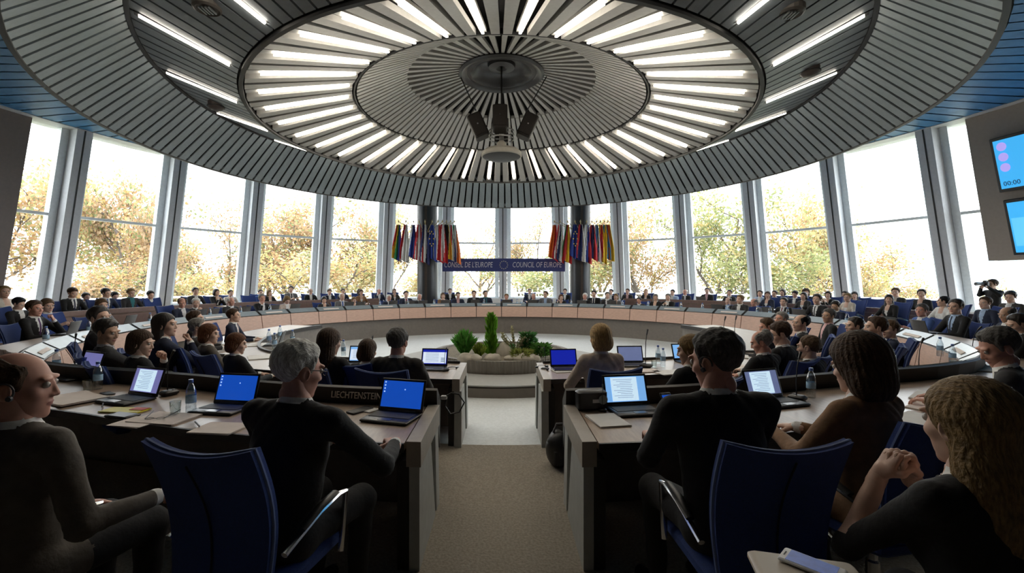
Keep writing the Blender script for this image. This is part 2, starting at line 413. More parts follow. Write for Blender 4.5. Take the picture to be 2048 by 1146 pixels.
mb.lathe([(.05, .25), (.05, .7)], 10); mb.build('mounting_frame', mat('bracket_metal', (.4, .4, .4), .3, .8), t)
sp = MB(); sp.rbox((0, 0, 0), (.31, .30, .54), .04); spm = sp.mesh('speaker_box', mat('speaker_black', (.018, .015, .013), .5, var=.1))
grm = MB().rbox((0, -.155, 0), (.26, .02, .46), .02).mesh('speaker_front', mat('speaker_cloth', (.03, .025, .022), .8, var=.2, scale=80))
bdg = MB().box((0, -.168, 0), (.03, .01, .03)).mesh('badge', M_chrome)
for (x, y, a, b) in ((-.03, -.32, 0, -12), (-.50, .02, -24, -5), (.56, .02, 24, -5), (0, .42, 0, 12)):
    c = obj('speaker_box', spm, t, T(x, y, .66-.12*abs(math.sin(math.radians(a))))@RY(math.radians(a))@RX(math.radians(b))); obj('speaker_front', grm, c); obj('badge', bdg, c)

# --- dark columns
M_colm = mat('column_dark', (.03, .032, .034), .35, .2, var=.1, scale=4)
for (px, side) in ((855, 'left'), (1160, 'right')):
    p = W3(px, 590, 20.2)
    t = thing('column', 'dark round column to the %s of the blue banner' % side, 'column', (p.x, p.y, .12))
    mb = MB(); mb.lathe([(.45, 0), (.45, 6.0)], 32); mb.build('shaft', M_colm, t, True)
    mb = MB(); mb.lathe([(.47, 0), (.47, .12), (.455, .13)], 32); mb.build('plinth', M_trim, t)
    mb = MB(); mb.box((.0, -.45, 3.2), (.1, .03, 5.2)); mb.build('cover_strip', mat('column_strip', (.05, .035, .025), .5), t)

# --- banner with lettering
def text_mesh(body, size, ext=.004, m=M_white, align='CENTER', shear=0, sx=1.0):
    c = bpy.data.curves.new('lettering', 'FONT'); c.body = body; c.size = size; c.extrude = ext; c.align_x = align; c.align_y = 'CENTER'; c.shear = shear; c.resolution_u = 2
    o = bpy.data.objects.new('tmp', c); COL.objects.link(o); dg = bpy.context.evaluated_depsgraph_get()
    me = bpy.data.meshes.new_from_object(o.evaluated_get(dg)); bpy.data.objects.remove(o); bpy.data.curves.remove(c)
    if sx != 1: me.transform(Matrix.Diagonal((sx, 1, 1, 1)))
    me.materials.clear(); me.materials.append(m); return me
db = 20.0; c = W3(1007.5, 530, db); wb = 245*db/F; hb_ = 26*db/F
t = thing('banner', 'long dark blue banner with pale lettering strung between the two dark columns', 'banner', (c.x, db, c.z-hb_/2))
mb = MB(); mb.rbox((0, 0, hb_/2), (wb, .05, hb_), .01); mb.tube([(-wb/2-.32, 0, hb_*.75), (-wb/2+.05, 0, hb_*.75)], .02, 6); mb.tube([(wb/2-.05, 0, hb_*.75), (wb/2+.40, 0, hb_*.75)], .02, 6); mb.build('board', mat('banner_navy', (.018, .030, .14), .6, var=.05), t)
M_let = mat('banner_lettering', (.52, .52, .58), .6, var=.05)
UP = RX(PI/2)
obj('lettering', text_mesh('CONSEIL DE L\'EUROPE', .34, .004, M_let, shear=.15, sx=.62), t, T(-wb*.29, -.03, hb_*.50)@UP)
obj('lettering', text_mesh('COUNCIL OF EUROPE', .34, .004, M_let, shear=.15, sx=.64), t, T(wb*.27, -.03, hb_*.50)@UP)
mb = MB()
for k in range(12):
    a = 2*PI*k/12; x0, z0 = .17*math.cos(a), hb_/2+.17*math.sin(a)
    poly = [((.035 if j % 2 == 0 else .014)*math.cos(PI/2+j*PI/5), (.035 if j % 2 == 0 else .014)*math.sin(PI/2+j*PI/5)) for j in range(10)]
    mb.prism(poly, 0, .006, T(x0, -.026, z0)@UP)
mb.build('star_circle', mat('banner_stars', (.45, .42, .30), .6, var=0), t)

# --- flags fanned around the columns
def flag(i, px, d, cols, side, label, h=1.75, w=.40, stars=False, tilt=0):
    p = W3(px, 452, d); zt = p.z+.05
    t = thing('flag', label, 'flag', (p.x, d, zt-h), 0, 'flags hung around the %s column' % side)
    mb = MB(); colx = W3(855 if side == 'left' else 1160, 500, 20.2)
    a = Vector((colx.x-p.x, colx.y-d-.45, -.35)); mb.tube([a*.85+Vector((0, 0, h)), Vector((0, 0, h+.12))], .014, 6)
    mb.lathe([(.02, h+.10), (.035, h+.14), (.005, h+.22)], 8); mb.build('pole', mat('pole_brass', (.45, .36, .18), .35, .6), t)
    rnd = random.Random(i*31+5); nx, nz = 24, 16; V = []; Fs = []; mi = []
    for r_ in range(nz+1):
        u = r_/nz; spread = .35+.65*min(1, u*1.5)
        for q in range(nx+1):
            s = q/nx-.5; fold = .07*spread*math.sin(s*17+i+u*1.3)+.03*math.sin(s*31+i*2)
            x = s*w*spread*1.05+tilt*u*.25; V.append((x, fold-.02*i % .05, h*(1-u)-.10*abs(s)*spread*math.sin(i+3)-(.22*(s+.5) if u > .0 else 0)*u))
    n = len(cols)
    for r_ in range(nz):
        for q in range(nx):
            k = r_*(nx+1)+q; Fs.append((k, k+1, k+nx+2, k+nx+1))
            # drooping cloth: the bands run slanted down the hang
            mi.append(min(n-1, max(0, int(((q+.5)/nx*.75+(r_+.5)/nz*.25)*n))))
    mb = MB(); mb.add(V, Fs); mb.m = mi
    me = mb.mesh('cloth', [mat('flag_%s' % c_, FC[c_], .8, var=.06) for c_ in cols], True); cl = obj('cloth', me, t)
    so = cl.modifiers.new('thickness', 'SOLIDIFY'); so.thickness = .008
    if stars:
        mb = MB()
        for k in range(8):
            a = 2*PI*k/8; poly = [((.04 if j % 2 == 0 else .017)*math.cos(PI/2+j*PI/5), (.04 if j % 2 == 0 else .017)*math.sin(PI/2+j*PI/5)) for j in range(10)]
            mb.prism(poly, 0, .006, T(.09*math.cos(a)+tilt*.1, -.13, h*.55+.3*math.sin(a))@UP)
        mb.build('star', mat('flag_gold', (.75, .55, .08), .6), t)
FC = dict(red=(.55, .03, .04), white=(.72, .71, .69), blue=(.03, .06, .30), navy=(.015, .02, .09), green=(.02, .22, .07), yellow=(.75, .5, .03), orange=(.75, .18, .03), black=(.012, .012, .012), sky=(.08, .25, .5), dgreen=(.02, .16, .06))
FL = [(797, ['red', 'yellow', 'green', 'blue', 'white'], 'left', 'leftmost flag of the left column, blue white green yellow and red'),
      (812, ['red', 'white', 'white'], 'left', 'red and cream flag, second from the left on the left column'),
      (827, ['white', 'blue', 'red'], 'left', 'blue red and white flag, third from the left on the left column'),
      (838, ['red', 'white', 'red'], 'left', 'red flag with white centre on the left edge of the left column'),
      (850, ['navy', 'white', 'navy'], 'left', 'navy and white flag in front of the left column'),
      (864, ['blue', 'blue'], 'left', 'plain blue flag with gold stars in front of the left column'),
      (876, ['white', 'red'], 'left', 'white over red flag just right of the left column'),
      (885, ['red', 'white', 'red'], 'left', 'red white red striped flag right of the left column'),
      (893, ['black', 'black', 'yellow'], 'left', 'black and yellow flag at the left column'),
      (901, ['navy', 'white', 'red', 'white', 'navy'], 'left', 'navy flag with white and red cross bands at the left column'),
      (909, ['green', 'white', 'orange'], 'left', 'green white and orange flag, rightmost of the left column'),
      (1109, ['orange', 'red'], 'right', 'leftmost flag of the right column, plain bright red'),
      (1120, ['red', 'white', 'navy', 'white', 'red'], 'right', 'red flag with navy and white cross left of the right column'),
      (1135, ['green', 'red', 'yellow', 'red'], 'right', 'green red and yellow flag on the left edge of the right column'),
      (1150, ['blue', 'blue'], 'right', 'plain blue flag with gold stars in front of the right column'),
      (1161, ['red', 'navy', 'white'], 'right', 'navy red and white flag in front of the right column'),
      (1173, ['white', 'white', 'blue', 'red'], 'right', 'mostly white flag on the right edge of the right column'),
      (1184, ['red', 'navy', 'red'], 'right', 'red and navy flag right of the right column'),
      (1193, ['white', 'sky', 'white'], 'right', 'white and blue flag right of the right column'),
      (1201, ['yellow', 'red', 'yellow'], 'right', 'yellow and red flag right of the right column'),
      (1209, ['sky', 'yellow', 'sky'], 'right', 'sky blue flag with yellow cross right of the right column'),
      (1216, ['red', 'orange', 'yellow'], 'right', 'rightmost flag of the right column, red and orange')]
for i, (px, cols, side, lab) in enumerate(FL):
    cx0 = 855 if side == 'left' else 1160
    flag(i, px, 19.5-.12*math.cos((px-cx0)/60*1.5)+abs(px-cx0)*.004, cols, side, lab, h=1.42+.08*math.sin(i*2.1), w=.40, stars='stars' in lab, tilt=(px-cx0)/60*.3)

# --- wall screens on the right
M_scr = mat('screen_cyan', (.03, .30, .62), .4, var=.04, scale=1, emit=.40)
def wall_screen(p0, p1, z0, z1, lab, dots, lines):
    q = [polf(rw(z)-.36, p, z) for (p, z) in ((p0, z0), (p1, z0), (p1, z1), (p0, z1))]
    c = (q[0]+q[1])/2; ex = (q[1]-q[0]); w = ex.length; ex.normalize(); ez = (q[3]-q[0]); h = ez.length; ez.normalize(); ey = ez.cross(ex)
    Mx = Matrix(((ex.x, ey.x, ez.x, c.x), (ex.y, ey.y, ez.y, c.y), (ex.z, ey.z, ez.z, c.z), (0, 0, 0, 1)))
    t = thing('wall_screen', lab, 'screen'); t.matrix_world = Mx
    mb = MB(); mb.rbox((0, .05, h/2), (w, .10, h), .02); mb.build('bezel', M_blackpl, t)
    mb = MB(); mb.box((0, -.003, h/2), (w-.16, .008, h-.16)); s = mb.build('display', M_scr, t)
    if dots:
        for k in range(3):
            mb = MB(); mb.lathe([(.11, 0), (.11, .006)], 20, T(-w*.5+.26, -.014, h*.82-k*.27)@RX(PI/2)); mb.build('dot', mat('screen_dot', (.30, .25, .60), .5, var=0, emit=.40), s)
        obj('clock_digits', text_mesh('00:00', .17, .002, mat('screen_ink', (.01, .05, .2), .5, var=0)), s, T(-w*.5+.33, -.012, .2)@UP)
    if lines:
        mb = MB()
        for k in range(9):
            if k in (4,): continue
            mb.box((-.05-.1*(k % 3), -.01, h-.25-k*.14), (w*.62-.2*(k % 3), .004, .035))
        mb.build('text_line', mat('screen_text_line', (.10, .18, .38), .5, var=0), s)
        mb = MB(); mb.box((0, -.009, h*.42), (w-.24, .003, h*.5)); mb.build('text_panel', mat('screen_panel', (.08, .38, .68), .5, var=0, emit=.42), s)
wall_screen(PW+.03, PW+.24, 3.97, 5.35, 'upper wall screen on the right wall, cyan with three lilac dots', True, False)
wall_screen(PW+.035, PW+.245, 2.32, 3.76, 'lower wall screen on the right wall, cyan with lines of text', False, True)

# --- outside: terrace rail, ground, building, trees
struct(annulus('ground', 13.9, 90, -4.2, mat('lawn', (.20, .21, .12), .9, var=.25, scale=.6)))
struct(annulus('terrace', 13.6, 16.2, .05, mat('terrace_stone', (.6, .6, .58), .8, var=.06), [PI-p for p in linsp(PW+.5, -PW-.5, 60)], -.3))
rl = thing('balcony_rail', 'white terrace rail running along outside the curved windows', 'railing', polf(15.9, 0, .05))
for k, (z, rr) in enumerate(((1.02, .05), (.80, .025), (.58, .025), (.36, .025))):
    mb = MB(); mb.tube([polf(15.9, p, z)-polf(15.9, 0, .05)+Vector((0, 0, 0)) for p in linsp(-1.75, 1.75, 80)], rr, 6); mb.build('rail_bar', M_white, rl)
pm = MB(); pm.box((0, 0, .48), (.05, .05, .96)); pmm = pm.mesh('rail_post', M_white)
for k in range(44): q = polf(15.9, -1.75+3.5*k/43, .05)-polf(15.9, 0, .05); obj('rail_post', pmm, rl, T(*q))
LEAF = [leafmat('leaf_%d' % i, c) for i, c in enumerate(((.48, .38, .17), (.37, .24, .13), (.29, .31, .14), (.44, .32, .21), (.22, .25, .12), (.50, .45, .27)))]
M_bark = mat('bark', (.10, .08, .065), .9, var=.25, scale=6, bump=.5)
def tree_meshes(seed, nleaf, leaf, bare=0):
    rs = np.random.RandomState(seed); mb = MB(); tips = []
    def grow(p, dirv, ln, r, lev):
        pts = [p]; q = p.copy(); dv = dirv.copy(); k = 4
        for j in range(k):
            dv = (dv+Vector(rs.normal(0, .16, 3))+Vector((0, 0, .05))).normalized(); q = q+dv*(ln/k); pts.append(q.copy())
        mb.tube(pts, [r*(1-.5*j/k) for j in range(k+1)], 6 if lev < 2 else 4)
        if lev >= 2: tips.append((pts[2], pts[4]))
        if lev < 3:
            for j in range(5 if lev == 0 else 4):
                a = rs.uniform(0, 2*PI); e = rs.uniform(.35, 1.0)
                nd = (dv*math.cos(e)+Vector((math.cos(a), math.sin(a), .15))*math.sin(e)).normalized()
                grow(pts[2+(j % 3)], nd, ln*rs.uniform(.5, .72), r*.45, lev+1)
    grow(Vector((0, 0, -.5)), Vector((0, 0, 1)), .75, .028, 0)
    trunk = mb.mesh('trunk', M_bark)
    seg = np.array([[*a, *b] for a, b in tips]); k = rs.randint(0, len(seg), nleaf); t = rs.uniform(0, 1.2, (nleaf, 1))
    C = seg[k, :3]*(1-t)+seg[k, 3:]*t+rs.normal(0, .05, (nleaf, 3))
    a = rs.normal(0, 1, (nleaf, 3)); a /= np.linalg.norm(a, axis=1, keepdims=True); b = np.cross(a, rs.normal(0, 1, (nleaf, 3))); b /= np.linalg.norm(b, axis=1, keepdims=True)
    s = leaf*rs.uniform(.6, 1.3, (nleaf, 1)); V = np.stack([C-a*s, C+b*s*.6, C+a*s, C-b*s*.6], 1).reshape(-1, 3)
    Q = np.arange(nleaf*4).reshape(-1, 4); clump = (k*7919 % 6); mi = np.where(rs.uniform(0, 1, nleaf) < .55, clump, rs.randint(0, 6, nleaf))
    return trunk, mesh_np('foliage', V, Q, mi, LEAF, False), C
TM = [tree_meshes(11, 9000, .0135), tree_meshes(23, 8000, .0135), tree_meshes(37, 5200, .0125)]
def tree(px, topy, half, d, var, rot, lab, hues):
    top = W3(px, topy, d).z; base = -4.2; x = (px-CX)*d/F; tr, fo, C = TM[var]
    zmax, zmin = C[:, 2].max(), -.5; s = (top-base)/(zmax-zmin); wx = half*d/F/np.percentile(np.abs(C[:, :2]), 97)
    t = thing('autumn_tree', lab, 'tree', (x, d, base), rot, 'autumn trees beyond the windows')
    Mx = Matrix.Diagonal((wx, wx, s, 1))@T(0, 0, .5)
    obj('trunk', tr, t, Mx); obj('foliage', fo, t, Mx, [LEAF[h] for h in hues])['kind'] = 'stuff'
A, B_, G = (1, 3, 0, 1, 4, 3), (0, 5, 2, 0, 1, 5), (2, 4, 2, 0, 4, 5)
for a in ((-60, 250, 190, 26, 0, .3, 'rust-coloured tree filling the leftmost window', A), (95, 275, 120, 33, 1, 1.7, 'yellow-green tree seen through the leftmost window behind the rust one', B_),
          (255, 270, 130, 28, 1, 2.2, 'tall brown-orange tree in the second window from the left', A), (330, 420, 110, 38, 0, .9, 'low yellow tree behind the third window from the left', B_),
          (430, 385, 120, 30, 2, 4.1, 'sparse brown tree in the third window from the left', A), (575, 360, 120, 32, 0, 5.0, 'brown-orange tree in the fourth window from the left', A),
          (690, 375, 120, 36, 1, .2, 'pale orange tree in the fifth window from the left', A), (620, 470, 130, 27, 0, 3.0, 'low yellow-green tree across the fourth and fifth windows', B_),
          (800, 395, 90, 37, 2, 1.2, 'thin tree behind the flags of the left column', B_), (960, 425, 110, 52, 2, 2.7, 'faint distant tree behind the centre of the banner', A), (905, 505, 110, 33, 1, 3.9, 'low yellow tree under the left half of the banner', B_),
          (1080, 500, 110, 33, 0, 2.0, 'low green tree under the right half of the banner', G), (1090, 395, 70, 45, 2, .6, 'thin distant tree left of the right column', A), (1205, 385, 90, 35, 0, 4.4, 'brown tree behind the flags of the right column', A),
          (1305, 400, 110, 33, 1, 3.3, 'brown tree in the first window right of the right column', A), (1430, 365, 110, 30, 0, 1.1, 'green-yellow tree in the second window right of the right column', G),
          (1590, 330, 120, 30, 1, .1, 'tall yellow-brown tree in the third window right of the right column', B_), (1500, 480, 110, 27, 0, 2.5, 'low green tree across the second and third right windows', G),
          (1730, 455, 110, 32, 0, 5.5, 'low brown-orange tree in the fourth right window', A), (1790, 505, 90, 28, 1, 2.9, 'low yellow tree at the foot of the fourth right window', B_), (1975, 545, 70, 30, 2, 1.9, 'sparse yellow tree at the right edge below the screens', B_),
          (160, 500, 130, 24, 0, 4.6, 'low orange tree across the first and second left windows', A), (400, 500, 130, 25, 1, 2.1, 'low yellow tree across the third left window', B_)):
    tree(*a)
p = W3(1938, 575, 75)
bt = thing('building', 'pale grey apartment building far beyond the right windows', 'building', (p.x, p.y, -4.2), -.5)
zt = W3(1938, 508, 75).z+4.2
mb = MB(); mb.box((0, 0, zt/2), (9, 10, zt)); mb.build('wall', mat('facade_pale', (.62, .66, .70), .8, var=.05), bt)
mb = MB(); mb.box((0, 0, zt+.2), (9.4, 10.4, .4)); mb.box((-1, 0, zt+1), (4, 4, 1.6)); mb.build('roof', mat('roof_pale', (.5, .53, .57), .8), bt)
wm = MB().box((0, -5.02, 0), (1.0, .12, 1.5)).mesh('window', mat('far_window', (.25, .32, .38), .3))
for r_ in range(3):
    for q in range(6): obj('window', wm, bt, T(-3.75+q*1.5, 0, zt-1.6-r_*2.6))
# ================================================================== DESKS
ZD, ZI, AIS = .73, .57, .46
desk = thing('ring_desk', 'large circular conference desk with pinkish wood front panels', 'desk', (0, D, 0))
desk.location = (0, 0, 0)
a0 = math.asin(AIS/6.8)
for s in (-1, 1):
    azs = [s*a for a in linsp(a0, PI, 64)]
    MB().sweep([(.02, ZD), (.78, ZD), (.78, ZD-.045), (.02, ZD-.045)], azs, r_main, xclip=AIS+.10).build('worktop', M_top, desk)
    MB().sweep([(.785, ZD+.001), (.80, ZD+.001), (.80, ZD-.05), (.785, ZD-.05)], azs, r_main, xclip=AIS+.10).build('edge_trim', M_dark, desk)
    MB().sweep([(-.15, -.25), (-.09, -.25), (-.09, .36), (-.15, .36)], azs, r_main, xclip=AIS+.05).build('base_wall', M_base, desk)
    MB().sweep([(-.20, .345), (-.09, .345), (-.09, .365), (-.20, .365)], azs, r_main, xclip=AIS+.05).build('shadow_gap', M_trim, desk)
    MB().sweep([(-.14, .37), (.0, .70), (.02, .85), (-.01, .86), (-.17, .745), (-.19, .72)], azs, r_main, xclip=AIS+.02).build('upstand', M_dark, desk)
    N = 23
    for k in range(N):
        u0 = a0+(PI-a0)*k/N; u1 = a0+(PI-a0)*(k+1)/N; g = .0016
        pa = [s*a for a in linsp(u0+g, u1-g, 4)]
        if k > 0: MB().sweep([(-.27, .37), (-.24, .36), (-.18, .725), (-.21, .735)], pa, r_main).build('front_panel', M_pink, desk)
        if k > 2:
            g = .006; pa = [s*a for a in linsp(u0+g, u1-g, 4)]
            tr = MB().sweep([(-.185, .745), (-.025, .852), (-.035, .864), (-.195, .757)], pa, r_main).build('tray', M_tray, desk)
            g = .03; pa = [s*a for a in linsp(u0+g, u1-g, 3)]
            if k % 2 == 0: MB().sweep([(-.155, .782), (-.115, .81), (-.122, .82), (-.162, .792)], pa, r_main).build('name_strip', M_paperb, tr)
    # end frame at the aisle: top beam, wide outer leg, slim inner leg
    def E(r, x, z): return Vector((s*x, D-math.sqrt(r*r-x*x), z))
    def slabx(mb, pts, x0, x1):                    # pts: (r, z) outline; slab between x0 and x1
        n_ = len(pts); V = [E(r, x0, z) for r, z in pts]+[E(r, x1, z) for r, z in pts]
        mb.add(V, [tuple(range(n_)), tuple(reversed(range(n_, 2*n_)))]+[(k, (k+1) % n_, n_+(k+1) % n_, n_+k) for k in range(n_)])
    ri = 6.42
    mb = MB(); slabx(mb, [(ri+.02, ZD+.015), (ri+.80, ZD+.015), (ri+.80, ZD-.13), (ri+.02, ZD-.13)], AIS, AIS+.085); mb.build('end_beam', mat('end_beam_oak', (.34, .30, .25), .45, var=.08), desk)
    mb = MB(); slabx(mb, [(ri+.36, ZD-.13), (ri+.79, ZD-.13), (ri+.79, 0), (ri+.16, 0)], AIS+.01, AIS+.07); mb.build('end_leg', M_endg, desk)
    mb = MB(); slabx(mb, [(ri+.02, ZD-.13), (ri+.17, ZD-.13), (ri+.08, -.16), (ri-.06, -.16)], AIS+.01, AIS+.07); mb.build('end_leg', M_endg, desk)
    mb = MB(); slabx(mb, [(ri+.02, ZD-.10), (ri+.785, ZD-.10), (ri+.785, .0), (ri+.02, .0)], AIS+.075, AIS+.14); mb.build('end_lining', M_dark, desk)
# lettering on the upstand, facing the seat
p = W3(708, 788, 3.42)
mb = text_mesh('LIECHTENSTEIN', .072, .003, mat('name_lettering', (.80, .74, .66), .6, var=0), sx=.80, shear=.12)
o = obj('lettering', mb, desk); az = math.atan2(p.x, D-p.y); q = pol(r_main(az)+.028, az, .795); o.matrix_local = T(*q)@RZ(az)@UP
inner = thing('inner_desk', 'horseshoe inner desk with pale worktop in front of the planter', 'desk', (0, 0, 0))
AE = math.radians(107); ai = math.asin(AIS/4.3)
for s in (-1, 1):
    azs = [s*a for a in linsp(ai, AE, 40)]
    MB().sweep([(.0, ZI), (.96, ZI), (.96, ZI-.045), (.0, ZI-.045)], azs, r_inner, xclip=AIS+.09).build('worktop', M_top2, inner)
    MB().sweep([(.96, ZI+.001), (.975, ZI+.001), (.975, ZI-.05), (.96, ZI-.05)], azs, r_inner, xclip=AIS+.09).build('edge_trim', M_dark, inner)
    MB().sweep([(.02, -.25), (.06, -.25), (.06, ZI-.05), (.02, ZI-.05)], azs, r_inner, xclip=AIS+.06).build('front_panel', M_base, inner)
    MB().sweep([(-.03, ZI-.05), (.015, ZI-.05), (.015, ZI+.035), (-.03, ZI+.03)], azs, r_inner, xclip=AIS+.09).build('cable_tray', M_dark, inner)
    ri = 3.82
    mb = MB(); slabx(mb, [(ri-.02, ZI+.015), (ri+1.0, ZI+.015), (ri+1.0, ZI-.12), (ri-.02, ZI-.12)], AIS, AIS+.085); mb.build('end_beam', mat('end_beam_oak', (.34, .30, .25), .45), inner)
    mb = MB(); slabx(mb, [(ri+.60, ZI-.12), (ri+.99, ZI-.12), (ri+1.02, -.16), (ri+.46, -.16)], AIS-.02, AIS+.06); mb.build('end_leg', M_endg, inner)
    mb = MB(); slabx(mb, [(ri-.02, ZI-.12), (ri+.16, ZI-.12), (ri+.10, -.25), (ri-.08, -.25)], AIS-.01, AIS+.06); mb.build('end_leg', M_endg, inner)
    mb = MB(); slabx(mb, [(ri+.0, ZI-.10), (ri+.98, ZI-.10), (ri+.98, -.16), (ri+.0, -.16)], AIS+.07, AIS+.13); mb.build('end_lining', M_dark, inner)
# second row of desks behind the ring, in arcs between the gangways
M_row2 = mat('rear_desk_brown', (.20, .12, .095), .5, var=.08)
for (k, (b0, b1, lab)) in enumerate(((-150, -118, 'rear desk behind the ring desk on the left, under the third window'), (-116, -84, 'rear desk behind the ring desk at the far left'), (118, 150, 'rear desk behind the ring desk on the right, under the third window'), (84, 116, 'rear desk behind the ring desk at the far right'))):
    t = thing('rear_desk', lab, 'desk', (0, 0, 0), 0, 'rear desks')
    azs = [math.radians(a) for a in linsp(b0, b1, 14)]; rf = lambda a: 9.85
    MB().sweep([(0, .87), (.6, .87), (.6, .83), (0, .83)], azs, rf).build('worktop', M_top, t)
    MB().sweep([(.0, .12), (.05, .12), (.05, .98), (.0, .98)], azs, rf).build('front_panel', M_row2, t)
    for az in (azs[0], azs[-1]): MB().sweep([(.05, .12), (.58, .12), (.58, .83), (.05, .83)], [az-.003, az+.003], rf).build('side_panel', M_row2, t)
# ------------------------------------------------------------------ planter
pl = thing('planter', 'round fluted planter on a low step in the middle of the room', 'planter', (0, D, -.25))
M_flute = mat('planter_fluted_taupe', (.27, .25, .22), .6, var=.15, scale=20, stretch=(1, 1, .1))
mb = MB(); mb.lathe([(2.37, 0), (2.37, .155), (2.34, .17), (2.33, .20), (.1, .20)], 96); mb.build('step', mat('planter_step', (.17, .145, .12), .6, var=.06), pl)
mb = MB(); mb.lathe([(2.375, .185), (2.375, .205), (1.5, .206), (1.5, .201)], 96, cap=False); mb.build('step_top', mat('planter_step_top', (.42, .42, .40), .5, var=.05), pl)
mb = MB(); nf = 140; V = []; Fs = []
for (z, rr) in ((.205, 1.44), (.44, 1.46), (.44, 1.36), (.30, 1.34)):
    for k in range(nf*2): a = 2*PI*k/(nf*2); e = .018*(k % 2) if rr > 1.4 else 0; V.append(((rr-e)*math.cos(a), (rr-e)*math.sin(a), z))
for i in range(3):
    for k in range(nf*2): a = i*nf*2+k; b = i*nf*2+(k+1) % (nf*2); Fs.append((a, b, b+nf*2, a+nf*2))
mb.add(V, Fs); o = mb.build('fluted_rim', M_flute, pl)
mb = MB(); mb.lathe([(1.37, .40), (.6, .43), (.02, .44)], 48); mb.build('soil', mat('gravel_soil', (.22, .19, .14), .95, var=.35, scale=40, bump=.6), pl)
# stones
def blob(seed, r, sq=(1, 1, 1), amp=.22):
    rs = random.Random(seed); bm = bmesh.new(); bmesh.ops.create_icosphere(bm, subdivisions=3, radius=1)
    k = [(rs.uniform(1.5, 3.2), rs.uniform(0, 6), Vector((rs.gauss(0, 1), rs.gauss(0, 1), rs.gauss(0, 1))).normalized()) for _ in range(6)]
    for v in bm.verts:
        n_ = v.co.normalized(); e = sum(math.sin(a*n_.dot(d_)*2+b) for a, b, d_ in k)/6
        v.co = Vector((n_.x*sq[0], n_.y*sq[1], n_.z*sq[2]))*r*(1+amp*e)
    me = bpy.data.meshes.new('stone'); bm.to_mesh(me); bm.free(); me.polygons.foreach_set('use_smooth', [True]*len(me.polygons)); return me
M_stone = mat('stone_pale', (.55, .50, .42), .8, var=.15, scale=9, bump=.3)
stm = [blob(k, .13, (1.3, 1, .75)) for k in range(4)]
for me in stm: me.materials.append(M_stone)
ST = [(933, 716, 'pale boulder at the left rim of the planter'), (952, 714, 'pale rounded boulder left of the tall green shrub'), (985, 716, 'pale boulder right of the tall green shrub'), (1008, 700, 'tall upright whitish rock in the middle of the planter'),
      (1036, 714, 'pale boulder below the thin bare stems'), (1055, 716, 'flat pale boulder at the right of the planter'), (1072, 712, 'small pale boulder at the right rim of the planter'), (1018, 718, 'small pale boulder at the front of the planter')]
for k, (px, py, lab) in enumerate(ST):
    d = 8.62 if k != 3 else 9.2; p = W3(px, py, d); s = (1.0, .9, 1.05, 1.1, .9, 1.15, .7, .6)[k]
    o = tag(obj('boulder', stm[k % 4], None, T(p.x, d, .2)@RZ(k*1.3)@Matrix.Diagonal((s, s, s*(2.1 if k == 3 else 1), 1))), lab, 'stone', 'boulders in the planter')
def plant(px, topy, half, d, lab, kind, col, n, seed):
    rs = random.Random(seed); x = (px-CX)*d/F; top = W3(px, topy, d).z; base = .18; H = top-base; hw = half*d/F
    t = thing('planter_plant', lab, 'plant', (x, d, base))
    m1 = leafmat('plant_'+lab[:14].replace(' ', '_'), col); lf = MB(); st = MB()
    for i in range(n):
        a = rs.uniform(0, 2*PI); 
        if kind == 'column':
            u = rs.uniform(.05, 1); rr = hw*math.sqrt(max(.04, 1-u**3))*(.75+.35*math.sin(u*9+a*2))*rs.uniform(.2, 1); c = Vector((rr*math.cos(a), rr*math.sin(a), u*H)); L = .09
            dv = Vector((math.cos(a)*.5, math.sin(a)*.5, 1)).normalized()
        elif kind == 'fern':
            u = rs.uniform(.1, 1); e = rs.uniform(.1, 1); c = Vector((hw*e*u*math.cos(a), hw*e*u*math.sin(a), H*u*(1-.35*e))); L = .10
            dv = Vector((math.cos(a)*e, math.sin(a)*e, .8)).normalized()
        elif kind == 'thin':
            u = rs.uniform(.45, 1); b = (i % 7)/7*2*PI; c = Vector((hw*u*math.cos(b), hw*u*math.sin(b)*.5, H*u*(.65+.35*((i % 7) % 3)/2))); L = .06
            dv = Vector((rs.gauss(0, 1), rs.gauss(0, 1), .6)).normalized()
        else:
            u = rs.uniform(.15, 1); rr = hw*math.sqrt(max(0, 1-(u-.4)**2))*rs.uniform(.3, 1); c = Vector((rr*math.cos(a), rr*math.sin(a), u*H)); L = .08
            dv = Vector((math.cos(a), math.sin(a), .5)).normalized()
        sd = dv.cross(Vector((rs.gauss(0, 1), rs.gauss(0, 1), rs.gauss(0, 1)))).normalized(); w = L*.28
        lf.add([c-dv*L*.4, c+sd*w, c+dv*L, c-sd*w], [(0, 1, 2, 3)])
    ns = {'column': 7, 'fern': 16, 'thin': 7}.get(kind, 8)
    for i in range(ns):
        a = i/ns*2*PI; q = Vector((hw*.8*math.cos(a), hw*.8*math.sin(a)*(.5 if kind == 'thin' else 1), H*(.65+.35*(i % 3)/2) if kind != 'column' else H*(.55+.4*(i % 4)/3)))
        if kind == 'column': q.x *= .4; q.y *= .4
        st.tube([(0, 0, 0), (q.x*.4, q.y*.4, q.z*.6), q], [.012, .008, .003], 5)
    st.build('stem', mat('stem_green', (.16, .17, .06), .7), t); lf.build('leaf', m1, t)['kind'] = 'stuff'
plant(929, 662, 25, 8.9, 'feathery green bush at the left of the planter', 'fern', (.10, .30, .05), 700, 1)
plant(982, 630, 15, 9.2, 'tall narrow bright green shrub in the planter', 'column', (.16, .36, .04), 900, 2)
plant(958, 690, 12, 8.8, 'low yellow-green grass clump between the bush and the tall shrub', 'fern', (.24, .32, .05), 220, 3)
plant(1030, 655, 30, 9.2, 'thin bare stems with pale buds in the planter', 'thin', (.45, .42, .25), 260, 4)
plant(1056, 665, 17, 9.3, 'dark green shrub behind the thin stems', 'bush', (.06, .17, .05), 420, 5)
